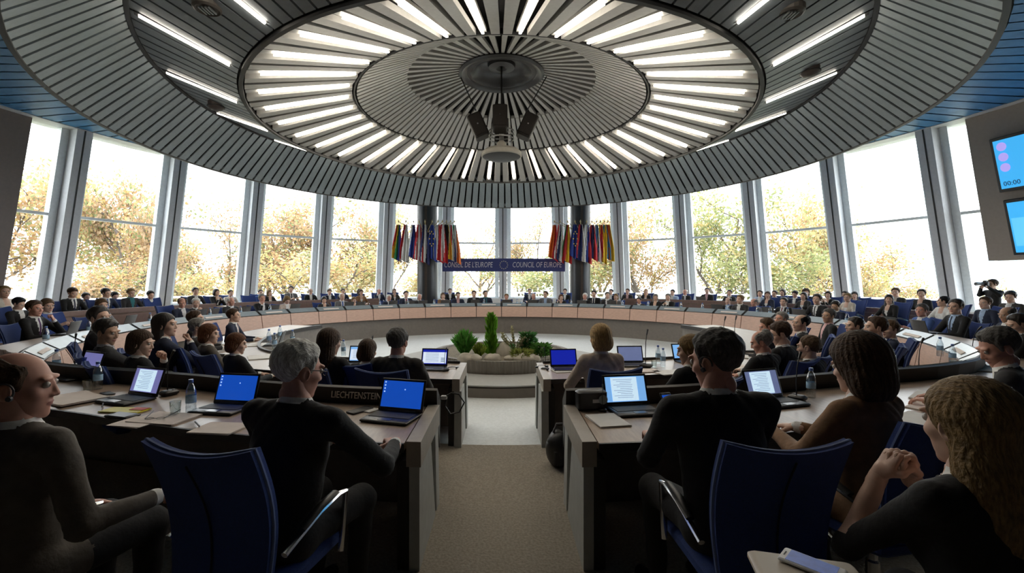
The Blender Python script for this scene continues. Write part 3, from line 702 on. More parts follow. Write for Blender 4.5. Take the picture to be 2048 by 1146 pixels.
plant(1082, 688, 22, 8.9, 'low dark green leafy plant at the right rim of the planter', 'bush', (.08, .20, .04), 320, 6)
plant(1010, 690, 20, 9.6, 'small green shrub behind the upright rock', 'bush', (.10, .24, .08), 240, 7)
plant(1045, 700, 22, 8.7, 'yellow-green ground cover under the thin stems', 'bush', (.25, .28, .07), 260, 8)

# ================================================================== REPEATED THINGS
# --- chair (origin on the floor under the seat, facing +y)
def chair_meshes():
    R = {}
    def shell(off, w0, th):
        V = []; Fs = []; nx, nz = 12, 12
        for sgn in (0, 1):
            for j in range(nz+1):
                u = j/nz
                for i in range(nx+1):
                    s = i/nx*2-1; w = w0*(.42+.06*math.sin(u*PI*.55))/.48*.5*1.0
                    z = .50+u*.54+(.022*s*s*u**3)-.010*(1-s*s)*u**3
                    y = -.235-.10*u+.05*math.sin(u*PI)+.028*s*s - sgn*th+off
                    V.append((s*w, y, z))
        n = (nx+1)*(nz+1)
        for j in range(nz):
            for i in range(nx): k = j*(nx+1)+i; Fs += [(k, k+1, k+nx+2, k+nx+1), (n+k+nx+1, n+k+nx+2, n+k+1, n+k)]
        for i in range(nx): Fs += [(i+1, i, n+i, n+i+1)]; k = nz*(nx+1)+i; Fs += [(k, k+1, n+k+1, n+k)]
        for j in range(nz): k = j*(nx+1); Fs += [(k, k+nx+1, n+k+nx+1, n+k)]; k += nx; Fs += [(k+nx+1, k, n+k, n+k+nx+1)]
        return V, Fs
    V, Fs = shell(0, .48, .05); R['backrest'] = MB().add(V, Fs).mesh('backrest', M_blue, True)
    # piping round the edge of the back shell
    def edge(s, u): w = .48*(.42+.06*math.sin(u*PI*.55))/.48*.5; return (s*w, -.262-.10*u+.05*math.sin(u*PI)+.028*s*s, .50+u*.54+(.022*s*s*u**3)-.010*(1-s*s)*u**3)
    pts = [edge(-1, u) for u in linsp(0, 1, 10)]+[edge(s, 1) for s in linsp(-.85, .85, 9)]+[edge(1, u) for u in linsp(1, 0, 10)]
    R['piping'] = MB().tube(pts, .008, 6).mesh('piping', M_bluedge)
    R['seam'] = MB().tube([(0, -.288-.10*u+.05*math.sin(u*PI), .50+u*.50) for u in linsp(0, 1, 10)], .004, 5).mesh('seam', mat('seam_dark', (.004, .006, .02), .9, var=0))
    mb = MB(); mb.rbox((0, 0, .455), (.48, .48, .09), .05); R['seat'] = mb.mesh('seat', M_blue, True)
    mb = MB(); mb.tube([(.0, -.22, .62), (.0, -.16, .635), (.0, .0, .675), (.0, .14, .69), (.0, .20, .68), (.0, .19, .60), (.0, .16, .42)], .014, 8, flat=.8)
    R['armrest'] = mb.mesh('armrest', M_chrome, True)
    mb = MB(); mb.tube([(.0, -.12, .663), (.0, .0, .697), (.0, .12, .71)], [.02, .024, .018], 8, flat=.45); R['arm_pad'] = mb.mesh('arm_pad', M_blackpl, True)
    mb = MB(); mb.lathe([(.03, .08), (.03, .25), (.022, .26), (.022, .41)], 12); mb.box((0, 0, .405), (.2, .2, .02)); R['column'] = mb.mesh('column', M_chrome)
    mb = MB()
    for k in range(5):
        a = 2*PI*k/5+.3; mb.tube([(0, 0, .10), (.28*math.cos(a), .28*math.sin(a), .055)], [.025, .015], 6); mb.lathe([(.025, 0), (.025, .05)], 8, T(.28*math.cos(a), .28*math.sin(a), 0))
    R['base'] = mb.mesh('base', M_blackpl)
    return R
CH = chair_meshes()
def chair(x, y, z, rz, label, group):
    t = thing('chair', label, 'chair', (x, y, z), rz, group)
    b = obj('backrest', CH['backrest'], t); obj('piping', CH['piping'], b); obj('seam', CH['seam'], b)
    obj('seat', CH['seat'], t)
    for s in (-1, 1):
        a = obj('armrest', CH['armrest'], t, T(s*.27, 0, 0)); obj('arm_pad', CH['arm_pad'], a)
    obj('column', CH['column'], t); obj('base', CH['base'], t); return t
# --- laptop (origin at rear edge centre on the desk; user on the -y side)
LP = dict(base=MB().rbox((0, -.12, .011), (.345, .24, .02), .012).mesh('base', M_lapb, True),
          keys=MB().box((0, -.105, .0225), (.30, .11, .003)).mesh('keyboard', M_keys),
          pad=MB().box((0, -.20, .0225), (.09, .05, .002)).mesh('touchpad', mat('touchpad', (.03, .03, .032), .3)),
          lid=MB().rbox((0, 0, .112), (.345, .012, .225), .006).mesh('lid', M_lapg, True),
          lidb=MB().rbox((0, 0, .112), (.345, .012, .225), .006).mesh('lid', M_lapb, True),
          scr=MB().box((0, -.0065, .116), (.312, .002, .182)).mesh('screen', mat('screen_blue', (.012, .04, .60), .4, var=0, emit=.36)),
          hinge=MB().tube([(-.12, 0, .02), (.12, 0, .02)], .009, 8).mesh('hinge', M_lapb))
S_blue = mat('screen_blue', (.012, .04, .60), .4)
S_bright = mat('screen_bright_blue', (.01, .11, .72), .4, var=.08, scale=3, emit=0.17)
S_deep = mat('screen_deep_blue', (.008, .02, .42), .4, var=0, emit=0.22)
S_lilac = mat('screen_lilac', (.20, .20, .48), .4, var=.04, emit=0.22)
S_grey = mat('screen_greyblue', (.16, .20, .38), .4, var=.08, scale=8, emit=0.21)
S_light = mat('screen_sky', (.20, .45, .85), .4, var=.03, emit=0.27)
S_page = mat('screen_page', (.55, .72, .85), .4, var=.05, scale=40, emit=0.32)
S_wht = mat('screen_white', (.60, .68, .80), .4, var=.05, scale=30, emit=0.32)
S_ink = mat('screen_ink_lines', (.25, .33, .45), .5, var=0, emit=0.22)
S_icon = mat('screen_icon', (.35, .55, .85), .5, var=0, emit=0.32)
def laptop(p, rz, label, group=None, scr=None, lid='lid', open_=105, page=None):
    t = thing('laptop', label, 'laptop', p, rz, group)
    b = obj('base', LP['base'], t); obj('keyboard', LP['keys'], b); obj('touchpad', LP['pad'], b); obj('hinge', LP['hinge'], b)
    L = obj('lid', LP[lid], t, T(0, 0, .018)@RX(-math.radians(open_-90)))
    s = obj('screen', LP['scr'], L, None, scr or S_grey)
    if page == 'doc':
        MB().box((-.01, -.0085, .116), (.205, .002, .17)).build('document', S_page, L)
        mb = MB()
        for k in range(11): mb.box((-.02+.01*(k % 3), -.0105, .185-k*.013), (.15-.03*(k % 3), .001, .0035))
        mb.build('text_line', S_ink, L)
    elif page == 'desktop':
        mb = MB()
        for k in range(4): mb.box((-.14, -.0085, .195-k*.022), (.01, .002, .01))
        mb.box((.02, -.0085, .15), (.008, .002, .008)); mb.build('icon', S_icon, L)
    elif page == 'web':
        MB().box((0, -.0085, .105), (.30, .002, .14)).build('document', S_wht, L)
        mb = MB()
        for k in range(8): mb.box((-.03, -.0105, .165-k*.015), (.17, .001, .004))
        for k in range(3): mb.box((.11, -.0105, .06+k*.02), (.05, .001, .012))
        mb.build('text_line', S_ink, L)
    return t
# --- bottle, tumbler, microphone, papers
BT = dict(body=MB().lathe([(.030, 0), (.033, .006), (.033, .05), (.031, .06), (.033, .07), (.033, .15), (.030, .165), (.020, .195), (.013, .21), (.013, .222)], 16).mesh('body', M_bottle, True),
          cap=MB().lathe([(.0145, .215), (.0155, .217), (.0155, .236), (.014, .238)], 14).mesh('cap', M_cap, True),
          lab=MB().lathe([(.0335, .075), (.0338, .076), (.0338, .125), (.0335, .126)], 16, cap=False).mesh('paper_label', M_lab, True))
def bottle(p, label, group, s=1.0):
    t = thing('water_bottle', label, 'bottle', p, 0, group); t.scale = (s, s, s)
    obj('body', BT['body'], t); obj('cap', BT['cap'], t); obj('paper_label', BT['lab'], t); return t
TU = MB().lathe([(.028, 0), (.030, .002), (.036, .09), (.034, .09), (.028, .008), (.001, .006)], 18, cap=False).mesh('glass_tumbler', M_tumbler, True)
def tumbler(p, label, group='drinking glasses'): return tag(obj('drinking_glass', TU, None, T(*p)), label, 'glass', group)
MC = dict(base=MB().rbox((0, 0, .022), (.13, .11, .044), .02).mesh('base', M_blackpl, True), btn=MB().lathe([(.014, .044), (.014, .05)], 12, T(.03, -.02, 0)).mesh('button', mat('button_grey', (.3, .3, .3), .4)),
          neck=MB().tube([(0, .02, .04), (0, .025, .16), (.0, .01, .28), (0, -.03, .36)], .0045, 8).mesh('neck', M_blackpl, True), head=MB().tube([(0, -.03, .36), (0, -.07, .41)], [.009, .012], 10).mesh('head', M_blackpl, True))
def microphone(p, rz, label, group='desk microphones', s=1.0):
    t = thing('desk_microphone', label, 'microphone', p, rz, group); t.scale = (s, s, s)
    b = obj('base', MC['base'], t); obj('button', MC['btn'], b); nk = obj('neck', MC['neck'], t); obj('head', MC['head'], nk); return t
def papers(p, rz, w, h, label, m=M_paper, sheets=3, group='papers on the desks', curl=.0):
    mb = MB()
    rs = random.Random(len(label)*7+int(abs(p[0])*100))
    for k in range(sheets):
        a = rs.uniform(-.05, .05); n_ = 5; V = []; z0 = k*.0035
        for i in range(n_+1):
            u = i/n_-.5; z = z0+curl*(abs(u)*2)**3
            for (yy, zz) in ((-h/2, 0), (h/2, 0), (h/2, .003), (-h/2, .003)): V.append(RZ(a)@Vector((u*w, yy, z+zz)))
        Fs = [(0, 1, 2, 3), tuple(4*n_+q for q in (3, 2, 1, 0))]
        for i in range(n_):
            for q in range(4): Fs.append((i*4+q, i*4+(q+1) % 4, (i+1)*4+(q+1) % 4, (i+1)*4+q))
        mb.add(V, Fs)
    o = mb.build('papers', m); o.location = p; o.rotation_euler = (0, 0, rz); return tag(o, label, 'papers', group)
# ================================================================== PEOPLE
f32 = np.float32
def vec(*a): return np.array(a, f32)
def smin(a, b, k):
    h = np.clip(.5+.5*(b-a)/k, 0, 1); return b+(a-b)*h-k*h*(1-h)
def smax(a, b, k): return -smin(-a, -b, k)
def cap(P, a, b, ra, rb, sy=1):
    a = np.asarray(a, f32); b = np.asarray(b, f32); ba = b-a; pa = P-a; h = np.clip(pa@ba/max(float(ba@ba), 1e-9), 0, 1)
    q = pa-h[:, None]*ba; return np.sqrt((q*q).sum(1))-(ra+(rb-ra)*h)
def ell(P, c, r, R=None):
    q = P-np.asarray(c, f32)
    if R is not None: q = q@R
    r = np.asarray(r, f32); q1 = q/r; k0 = np.sqrt((q1*q1).sum(1)); q2 = q1/r; k1 = np.sqrt((q2*q2).sum(1))+1e-6; return k0*(k0-1)/k1
def grid(lo, hi, h):
    n = [int(math.ceil((b-a)/h))+1 for a, b in zip(lo, hi)]
    ax = [np.arange(k, dtype=f32)*h+a for k, a in zip(n, lo)]
    X = np.stack(np.meshgrid(*ax, indexing='ij'), -1).reshape(-1, 3); return X, n
def snets(Fv, n, lo, h):
    Fv = Fv.reshape(n); S = Fv < 0
    c = np.zeros([k-1 for k in n], np.int8)
    offs = [(i, j, k) for i in (0, 1) for j in (0, 1) for k in (0, 1)]
    sl = lambda i, m: slice(i, m-1+i)
    for o in offs: c += S[sl(o[0], n[0]), sl(o[1], n[1]), sl(o[2], n[2])]
    act = (c > 0) & (c < 8); A = np.argwhere(act); idx = np.full(act.shape, -1, np.int64); idx[act] = np.arange(len(A))
    Fc = [Fv[A[:, 0]+o[0], A[:, 1]+o[1], A[:, 2]+o[2]] for o in offs]
    acc = np.zeros((len(A), 3), f32); cnt = np.zeros(len(A), f32)
    for i in range(8):
        for j in range(i+1, 8):
            d_ = np.array(offs[j])-np.array(offs[i])
            if abs(d_).sum() != 1: continue
            cr = (Fc[i] < 0) != (Fc[j] < 0); t = Fc[i]/(Fc[i]-Fc[j]+1e-12); t = np.where(cr, t, 0)
            acc += np.where(cr[:, None], np.array(offs[i], f32)+t[:, None]*d_.astype(f32), 0); cnt += cr
    V = (A+acc/np.maximum(cnt, 1)[:, None])*h+np.asarray(lo, f32)
    Q = []
    for ax in range(3):
        u, v = (ax+1) % 3, (ax+2) % 3
        s0 = [slice(None)]*3; s1 = [slice(None)]*3; s0[ax] = slice(0, n[ax]-1); s1[ax] = slice(1, n[ax])
        E = np.argwhere(S[tuple(s0)] != S[tuple(s1)]); E = E[(E[:, u] > 0) & (E[:, v] > 0) & (E[:, u] < n[u]-1) & (E[:, v] < n[v]-1)]
        ins = S[E[:, 0], E[:, 1], E[:, 2]]; q = []
        for (du, dv) in ((-1, -1), (0, -1), (0, 0), (-1, 0)):
            e = E.copy(); e[:, u] += du; e[:, v] += dv; q.append(idx[e[:, 0], e[:, 1], e[:, 2]])
        q = np.stack(q, 1); q[~ins] = q[~ins][:, ::-1]; Q.append(q)
    Q = np.concatenate(Q); return V, Q[(Q >= 0).all(1)]
def relax(V, Q, it=1, lam=.5):
    for _ in range(it):
        s = np.zeros_like(V); c = np.zeros(len(V), f32)
        for i in range(4):
            for j in (1, 3): np.add.at(s, Q[:, i], V[Q[:, (i+j) % 4]]); np.add.at(c, Q[:, i], 1)
        V = V*(1-lam)+lam*s/np.maximum(c, 1)[:, None]
    return V.astype(f32)

# material slots of a body
JK, SH, TI, SK, TR, SO, EW, EI, LI = range(9)
_head = {}
def head_tpl(res, fem=False):
    key = (res, fem)
    if key in _head: return _head[key]
    h = res; lo, hi = (-.11, -.14, -.16), (.11, .15, .15); P, n = grid(lo, hi, h)
    A = P.copy(); A[:, 0] = np.abs(A[:, 0]); jw = .046 if not fem else .040
    f = ell(P, (0, -.018, .030), (.076, .096, .086))
    f = smin(f, ell(P, (0, .030, -.030), (.061, .066, .082)), .03)
    f = smin(f, ell(P, (0, .038, -.082), (jw, .048, .036)), .025)
    f = smin(f, ell(P, (0, .076, -.103), (.020, .016, .017)), .015)
    f = smin(f, cap(P, (0, .01, -.07), (0, -.012, -.105), .052, .047), .02)
    f = smin(f, ell(A, (.046, .058, -.022), (.02, .022, .018)), .02)
    f = smin(f, ell(A, (.028, .082, .030), (.028, .014, .009)), .012)
    f = np.maximum(f, -ell(A, (.031, .105, .008), (.016, .013, .0085))+.0) if h < .006 else f
    f = smin(f, cap(P, (0, .090, .012), (0, .1055, -.028), .007, .0105), .010)
    f = smin(f, ell(A, (.011, .096, -.032), (.009, .011, .008)), .006)
    f = smin(f, ell(P, (0, .089, -.058), (.024, .010, .0055)), .004)
    f = smin(f, ell(P, (0, .086, -.068), (.020, .011, .0065)), .004)
    a = .25; R = np.array([[math.cos(a), math.sin(a), 0], [-math.sin(a), math.cos(a), 0], [0, 0, 1]], f32)
    e = ell(A, (.079, -.008, -.012), (.009, .022, .033), R); e = np.maximum(e, -ell(A, (.088, -.004, -.012), (.008, .011, .020), R)); f = smin(f, e, .006)
    V, Q = snets(f, n, lo, h); C = V[Q].mean(1); mi = np.full(len(Q), SK)
    mi[((np.abs(C[:, 0])/.023)**2+((C[:, 2]+.063)/.0105)**2 < 1) & (C[:, 1] > .088)] = LI
    if h < .006:
        for sx in (-1, 1):
            P2, n2 = grid((sx*.031-.016, .07, -.008), (sx*.031+.016, .105, .024), .003)
            V2, Q2 = snets(ell(P2, (sx*.031, .0835, .008), (.0125, .0125, .0125)), n2, (sx*.031-.016, .07, -.008), .003)
            C2 = V2[Q2].mean(1); m2 = np.where((C2[:, 1] > .0915) & (np.hypot(C2[:, 0]-sx*.031, C2[:, 2]-.008) < .0062), EI, EW)
            Q = np.concatenate([Q, Q2+len(V)]); V = np.concatenate([V, V2]); mi = np.concatenate([mi, m2])
    else:
        mi[((np.abs(np.abs(C[:, 0])-.031)/.011)**2+((C[:, 2]-.010)/.0055)**2 < 1) & (C[:, 1] > .06)] = EI
        mi[((np.abs(np.abs(C[:, 0])-.031)/.022)**2+((C[:, 2]-.032)/.006)**2 < 1) & (C[:, 1] > .06)] = EI if h > .0 and False else SK
    _head[key] = (V, Q, mi); return _head[key]
_hand = {}
def hand_tpl(kind, res):
    """right hand: wrist at origin, fingers along +y, palm facing -z, thumb on -x"""
    key = (kind, res)
    if key in _hand: return _hand[key]
    bends = dict(rest=(15, 22, 14), type=(28, 35, 22), fist=(72, 88, 50), hold=(40, 55, 35), clasp=(62, 62, 30))[kind]
    lo, hi = (-.11, -.05, -.12), (.075, .22, .05); P, n = grid(lo, hi, res)
    f = cap(P, (0, -.03, 0), (0, .02, 0), .026, .027)
    q = P.copy(); q[:, 2] *= 1.8
    f = smin(f, cap(q, (-.018, .03, 0), (-.022, .078, 0), .024, .021), .018); f = smin(f, cap(q, (.014, .028, 0), (.020, .074, 0), .024, .020), .018)
    for i, (bx, by, L) in enumerate(((-.032, .090, .080), (-.011, .095, .088), (.011, .092, .082), (.030, .084, .064))):
        p = vec(bx, by, 0); a = 0; spread = (i-1.5)*.05; seg = (L*.46, L*.31, L*.25); r = .0092 if i < 3 else .0082
        p0 = vec(bx*.75, .055, 0); f = smin(f, cap(P, p0, p, r*1.05, r), .008)
        for k in range(3):
            a += math.radians(bends[k]+(3*i if kind != 'fist' else 0)); d_ = vec(math.sin(spread)*math.cos(a), math.cos(a)*math.cos(spread), -math.sin(a)); q2 = p+d_*seg[k]
            f = smin(f, cap(P, p, q2, r*(1-.06*k), r*(1-.06*(k+1))), .0035); p = q2
    tp = [(-.022, .018, -.004), (-.050, .042, -.016), (-.062, .070, -.026), (-.060, .096, -.034)] if kind not in ('fist', 'clasp') else [(-.022, .018, -.004), (-.048, .042, -.022), (-.044, .072, -.036), (-.020, .088, -.044)]
    for k in range(3): f = smin(f, cap(P, tp[k], tp[k+1], .0135-.0015*k, .012-.0015*k), .008)
    V, Q = snets(f, n, lo, res); V = relax(V, Q, 1, .3); _hand[key] = (V, Q); return _hand[key]
def frame_from(y, z):
    y = Vector(y).normalized(); z = Vector(z); x = y.cross(z).normalized(); z = x.cross(y); return np.array([[x.x, y.x, z.x], [x.y, y.y, z.y], [x.z, y.z, z.z]], f32)

# arm poses: per side (right first) elbow, wrist, hand kind, finger direction, back-of-hand direction -- in body space, right = +x
def arms_of(pose):
    L = lambda t: ((-t[0][0], t[0][1], t[0][2]), (-t[1][0], t[1][1], t[1][2]), t[2], (-t[3][0], t[3][1], t[3][2]), (-t[4][0], t[4][1], t[4][2]))
    rest = ((.27, .14, .80), (.13, .40, .80), 'rest', (-.35, 1, -.05), (0, .1, 1))
    typ = ((.26, .16, .80), (.10, .44, .82), 'type', (-.1, 1, -.1), (0, .1, 1))
    chin = ((.22, .30, .82), (.07, .25, 1.06), 'fist', (-.35, -.15, .9), (.3, .9, .2))
    cheek = ((.24, .28, .82), (.12, .22, 1.08), 'hold', (-.15, -.25, .9), (.9, .3, .1))
    lap = ((.27, .06, .74), (.14, .30, .66), 'rest', (-.5, .8, -.2), (.2, .1, 1))
    fold = ((.25, .16, .80), (-.02, .30, .84), 'hold', (-1, .1, .0), (0, 1, .2))
    fold2 = ((.25, .16, .78), (-.04, .26, .78), 'hold', (-1, .1, .0), (0, 1, .2))
    arm = ((.30, .02, .76), (.31, .30, .74), 'hold', (-.1, 1, -.15), (.2, .1, 1))
    photo = ((.27, .16, 1.02), (.11, .30, 1.20), 'hold', (-.7, .6, .25), (.3, .1, 1))
    clasp = ((.20, .24, .80), (.055, .27, 1.02), 'clasp', (-.45, -.15, .85), (.95, .25, .2))
    read = ((.26, .12, .80), (.13, .36, .90), 'hold', (-.35, .8, .4), (.7, -.1, .6))
    wide = ((.36, .20, .80), (.26, .46, .80), 'rest', (-.7, .8, 0), (0, 0, 1))
    return {'desk': (rest, L(rest)), 'type': (typ, L(typ)), 'chin': (chin, L(rest)), 'chinl': (rest, L(chin)), 'cheek': (cheek, L(rest)), 'lap': (lap, L(lap)), 'fold': (fold, L(fold2)),
            'arm': (arm, L(lap)), 'photo': (photo, L(photo)), 'clasp': (clasp, L(clasp)), 'read': (read, L(read)), 'wide': (wide, L(rest)), 'photost': (((.25, .16, 1.36), (.10, .26, 1.58), 'hold', (-.6, .7, .3), (.3, .1, 1)), ((-.25, .16, 1.36), (-.10, .28, 1.56), 'hold', (.6, .7, .3), (-.3, .1, 1))), 'stand': (((.26, .0, 1.12), (.22, .12, .90), 'rest', (0, .5, -.9), (.9, 0, 0)), ((-.26, .0, 1.12), (-.2, .2, 1.1), 'hold', (.6, .8, 0), (-.3, 0, 1)))}[pose]
_body = {}
def spine(lean, stand):
    a = math.radians(lean); hip = Vector((0, 0, .93 if stand else .56)); d_ = Vector((0, math.sin(a), math.cos(a))); return hip, d_
def head_pos(lean, stand=False):
    hip, d_ = spine(lean, stand); a = math.radians(lean*.45); return hip+d_*.56+Vector((0, math.sin(a), math.cos(a)))*.155
def body_tpl(pose, lean, fem, res, hres, stand=False, bare=False, bulk=1.0, tie=True):
    key = (pose, lean, fem, res, stand, bare, bulk, tie)
    if key in _body: return _body[key]
    hip, sd = spine(lean, stand); hp = head_pos(lean, stand); H = np.array(hip, f32); S = np.array(sd, f32)
    ca, sa = math.cos(math.radians(lean)), math.sin(math.radians(lean)); R = np.array([[1, 0, 0], [0, ca, sa], [0, -sa, ca]], f32)   # world->: columns are spine-frame axes
    at = lambda s, x=0, y=0: H+S*s+vec(x, y*ca, -y*sa)
    sw = (.150 if fem else .178)*bulk; arms = arms_of(pose); dzs = .0
    lo, hi = (-.48, -.32, -.02), (.48, .72, float(hp.z)+.06); P, n = grid(lo, hi, res)
    def E(s, r, y=0): return ell(P, at(s, 0, y), r, R)
    b = bulk
    f = E(0, (.175*b, .125*b, .13)); f = smin(f, E(.17, (.155*b, .115*b, .17), .01), .06)
    f = smin(f, E(.35, (.165*b, .115*b, .19), .005), .06); f = smin(f, E(.47, (.175*b, .088, .085), -.012), .05)
    f = smin(f, cap(P, at(.505, -sw*.9, -.015), at(.505, sw*.9, -.015), .056, .056), .05)
    f = smin(f, cap(P, at(.55, .0, -.005), at(.50, sw*.75, -.015), .045, .05), .04); f = smin(f, cap(P, at(.55, .0, -.005), at(.50, -sw*.75, -.015), .045, .05), .04)
    if fem: f = smin(f, ell(np.stack([np.abs(P[:, 0]), P[:, 1], P[:, 2]], 1), at(.36, .075, .085), (.065, .055, .065)), .04)
    f = smin(f, cap(P, at(.53, 0, -.01), np.array(hp)-vec(0, .018, .05), .066, .056), .03)
    fl_ = None
    for sx in (-1, 1):
        if stand: hipj, kn, an = (sx*.095, 0, .9), (sx*.11, .02, .50), (sx*.12, -.02, .10)
        else: hipj, kn, an = (sx*.10, .02, .57), (sx*.14, .43, .55), (sx*.13, .40, .10)
        g = cap(P, hipj, kn, .092, .068); g = smin(g, cap(P, kn, an, .066, .045), .03)
        g = smin(g, cap(P, (an[0], an[1]-.02, .05), (an[0]+sx*.02, an[1]+.16, .035), .045, .036), .02)
        fl_ = g if fl_ is None else np.minimum(fl_, g)
    f = smin(f, fl_, .04); fa = None; sleeve_r = 1.0 if not bare else .82
    for k, (el, wr, hk, fd, bk) in enumerate(arms):
        sx = 1 if k == 0 else -1; shd = at(.50, sx*(sw+.012), -.012); off = np.zeros(3, f32)
        if not stand: off = vec(0, math.sin(math.radians(lean))*.30 if pose in ('lap', 'arm') else math.sin(math.radians(lean))*.42, 0)
        el = np.array(el, f32)+off; wr = np.array(wr, f32)+off
        g = cap(P, shd, el, .062*sleeve_r, .050*sleeve_r); g = smin(g, cap(P, el, wr, .049*sleeve_r, (.036 if not bare else .027)), .02)
        if res < .016 and not bare:
            h_ = P-el; dd = np.sqrt((h_*h_).sum(1)); g = g+.0045*np.exp(-(dd/.11)**2)*np.sin((P[:, 2]+P[:, 1]*.6+P[:, 0]*.3)*230)
        fa = g if fa is None else np.minimum(fa, g)
    f = smin(f, fa, .03)
    if res < .016:
        f = f+.003*np.sin(P[:, 2]*38+4*np.sin(P[:, 0]*11))*np.sin(P[:, 0]*17+P[:, 1]*23)+.0025*np.sin((P[:, 2]*.7+np.abs(P[:, 0]))*90)*np.clip((P[:, 2]-.55)*2, 0, 1)*(P[:, 1] < .1)
    f = np.maximum(f, -(P[:, 2]-.005))
    V, Q = snets(f, n, lo, res); V = relax(V, Q, 1, .45)
    vs = (V-H)@S; vr = V-H-vs[:, None]*S; vr = np.sqrt((vr*vr).sum(1))
    for lev, rm in ((.592, .13), (.565, .09)):
        k_ = (np.abs(vs-lev) < .55*res) & (vr < rm); V[k_] += S*(lev-vs[k_])[:, None]
    for k, (el, wr, hk, fd, bk) in enumerate(arms):
        off = vec(0, math.sin(math.radians(lean))*(.30 if pose in ('lap', 'arm') else .42) if not stand else 0, 0)
        e_ = np.array(el, f32)+off; w_ = np.array(wr, f32)+off; L_ = float(np.linalg.norm(w_-e_)); u_ = (w_-e_)/L_; tv = (V-e_)@u_; k_ = (np.abs(tv-(.10 if bare else .93)*L_) < .55*res) & (cap(V, e_, w_, .04, .034) < .035)
        V[k_] += u_*((.10 if bare else .93)*L_-tv[k_])[:, None]
    C = V[Q].mean(1); nrm = np.cross(V[Q[:, 2]]-V[Q[:, 0]], V[Q[:, 3]]-V[Q[:, 1]]); nrm /= np.linalg.norm(nrm, axis=1, keepdims=True)+1e-9
    rel = C-H; s = rel@S; fw = nrm@vec(0, ca, -sa); yf = rel@vec(0, ca, -sa)
    mi = np.full(len(Q), JK)
    da = np.full(len(C), 9., f32)
    for k, (el, wr, hk, fd, bk) in enumerate(arms):
        sx = 1 if k == 0 else -1; off = vec(0, math.sin(math.radians(lean))*(.30 if pose in ('lap', 'arm') else .42) if not stand else 0, 0)
        shd = at(.50, sx*(sw+.012), -.012); e_ = np.array(el, f32)+off; w_ = np.array(wr, f32)+off
        dl = cap(C, e_, w_, .04, .034); da = np.minimum(da, np.minimum(dl, cap(C, shd, e_, .05, .045)))
        tt = np.clip(((C-e_)@(w_-e_))/float((w_-e_)@(w_-e_)), 0, 1.2)
        if bare: mi[(dl < .03) & (tt > .10)] = SK
        else: mi[(dl < .03) & (tt > .93)] = SH
    V_ = (s > .24) & (s < .60) & (np.abs(C[:, 0]) < np.clip((s-.24)*.26, 0, .062)) & (fw > .1) & (yf > .0) & (da > .012)
    mi[V_] = SH
    if tie: mi[V_ & (np.abs(C[:, 0]) < .019+.012*np.clip(.5-s, 0, .3)) & (s < .575)] = TI
    ax = rel-s[:, None]*S; rr = np.sqrt((ax*ax).sum(1)); mi[(s > .565) & (rr < .085)] = SH
    mi[(s > .592) & (rr < .13)] = SK
    if fem: mi[V_ & (s > .44)] = SK
    leg = np.full(len(C), 9., f32)
    if stand: mi[C[:, 2] < .84] = TR; mi[(C[:, 2] < .95) & (mi == JK) & (C[:, 2] < .80)] = TR
    else: mi[((C[:, 2] < .655) & (C[:, 1] > .15)) | (C[:, 2] < .50)] = TR
    mi[C[:, 2] < .085] = SO
    for k, (el, wr, hk, fd, bk) in enumerate(arms):
        off = vec(0, math.sin(math.radians(lean))*(.30 if pose in ('lap', 'arm') else .42) if not stand else 0, 0)
        hv, hq = hand_tpl(hk, hres); hv = hv.copy()
        if k == 1: hv[:, 0] *= -1; hq = hq[:, ::-1]
        Rf = frame_from(fd, bk); hv = hv@Rf.T+np.array(wr, f32)+off
        Q = np.concatenate([Q, hq+len(V)]); V = np.concatenate([V, hv.astype(f32)]); mi = np.concatenate([mi, np.full(len(hq), SK)])
    _body[key] = (V, Q, mi); return _body[key]
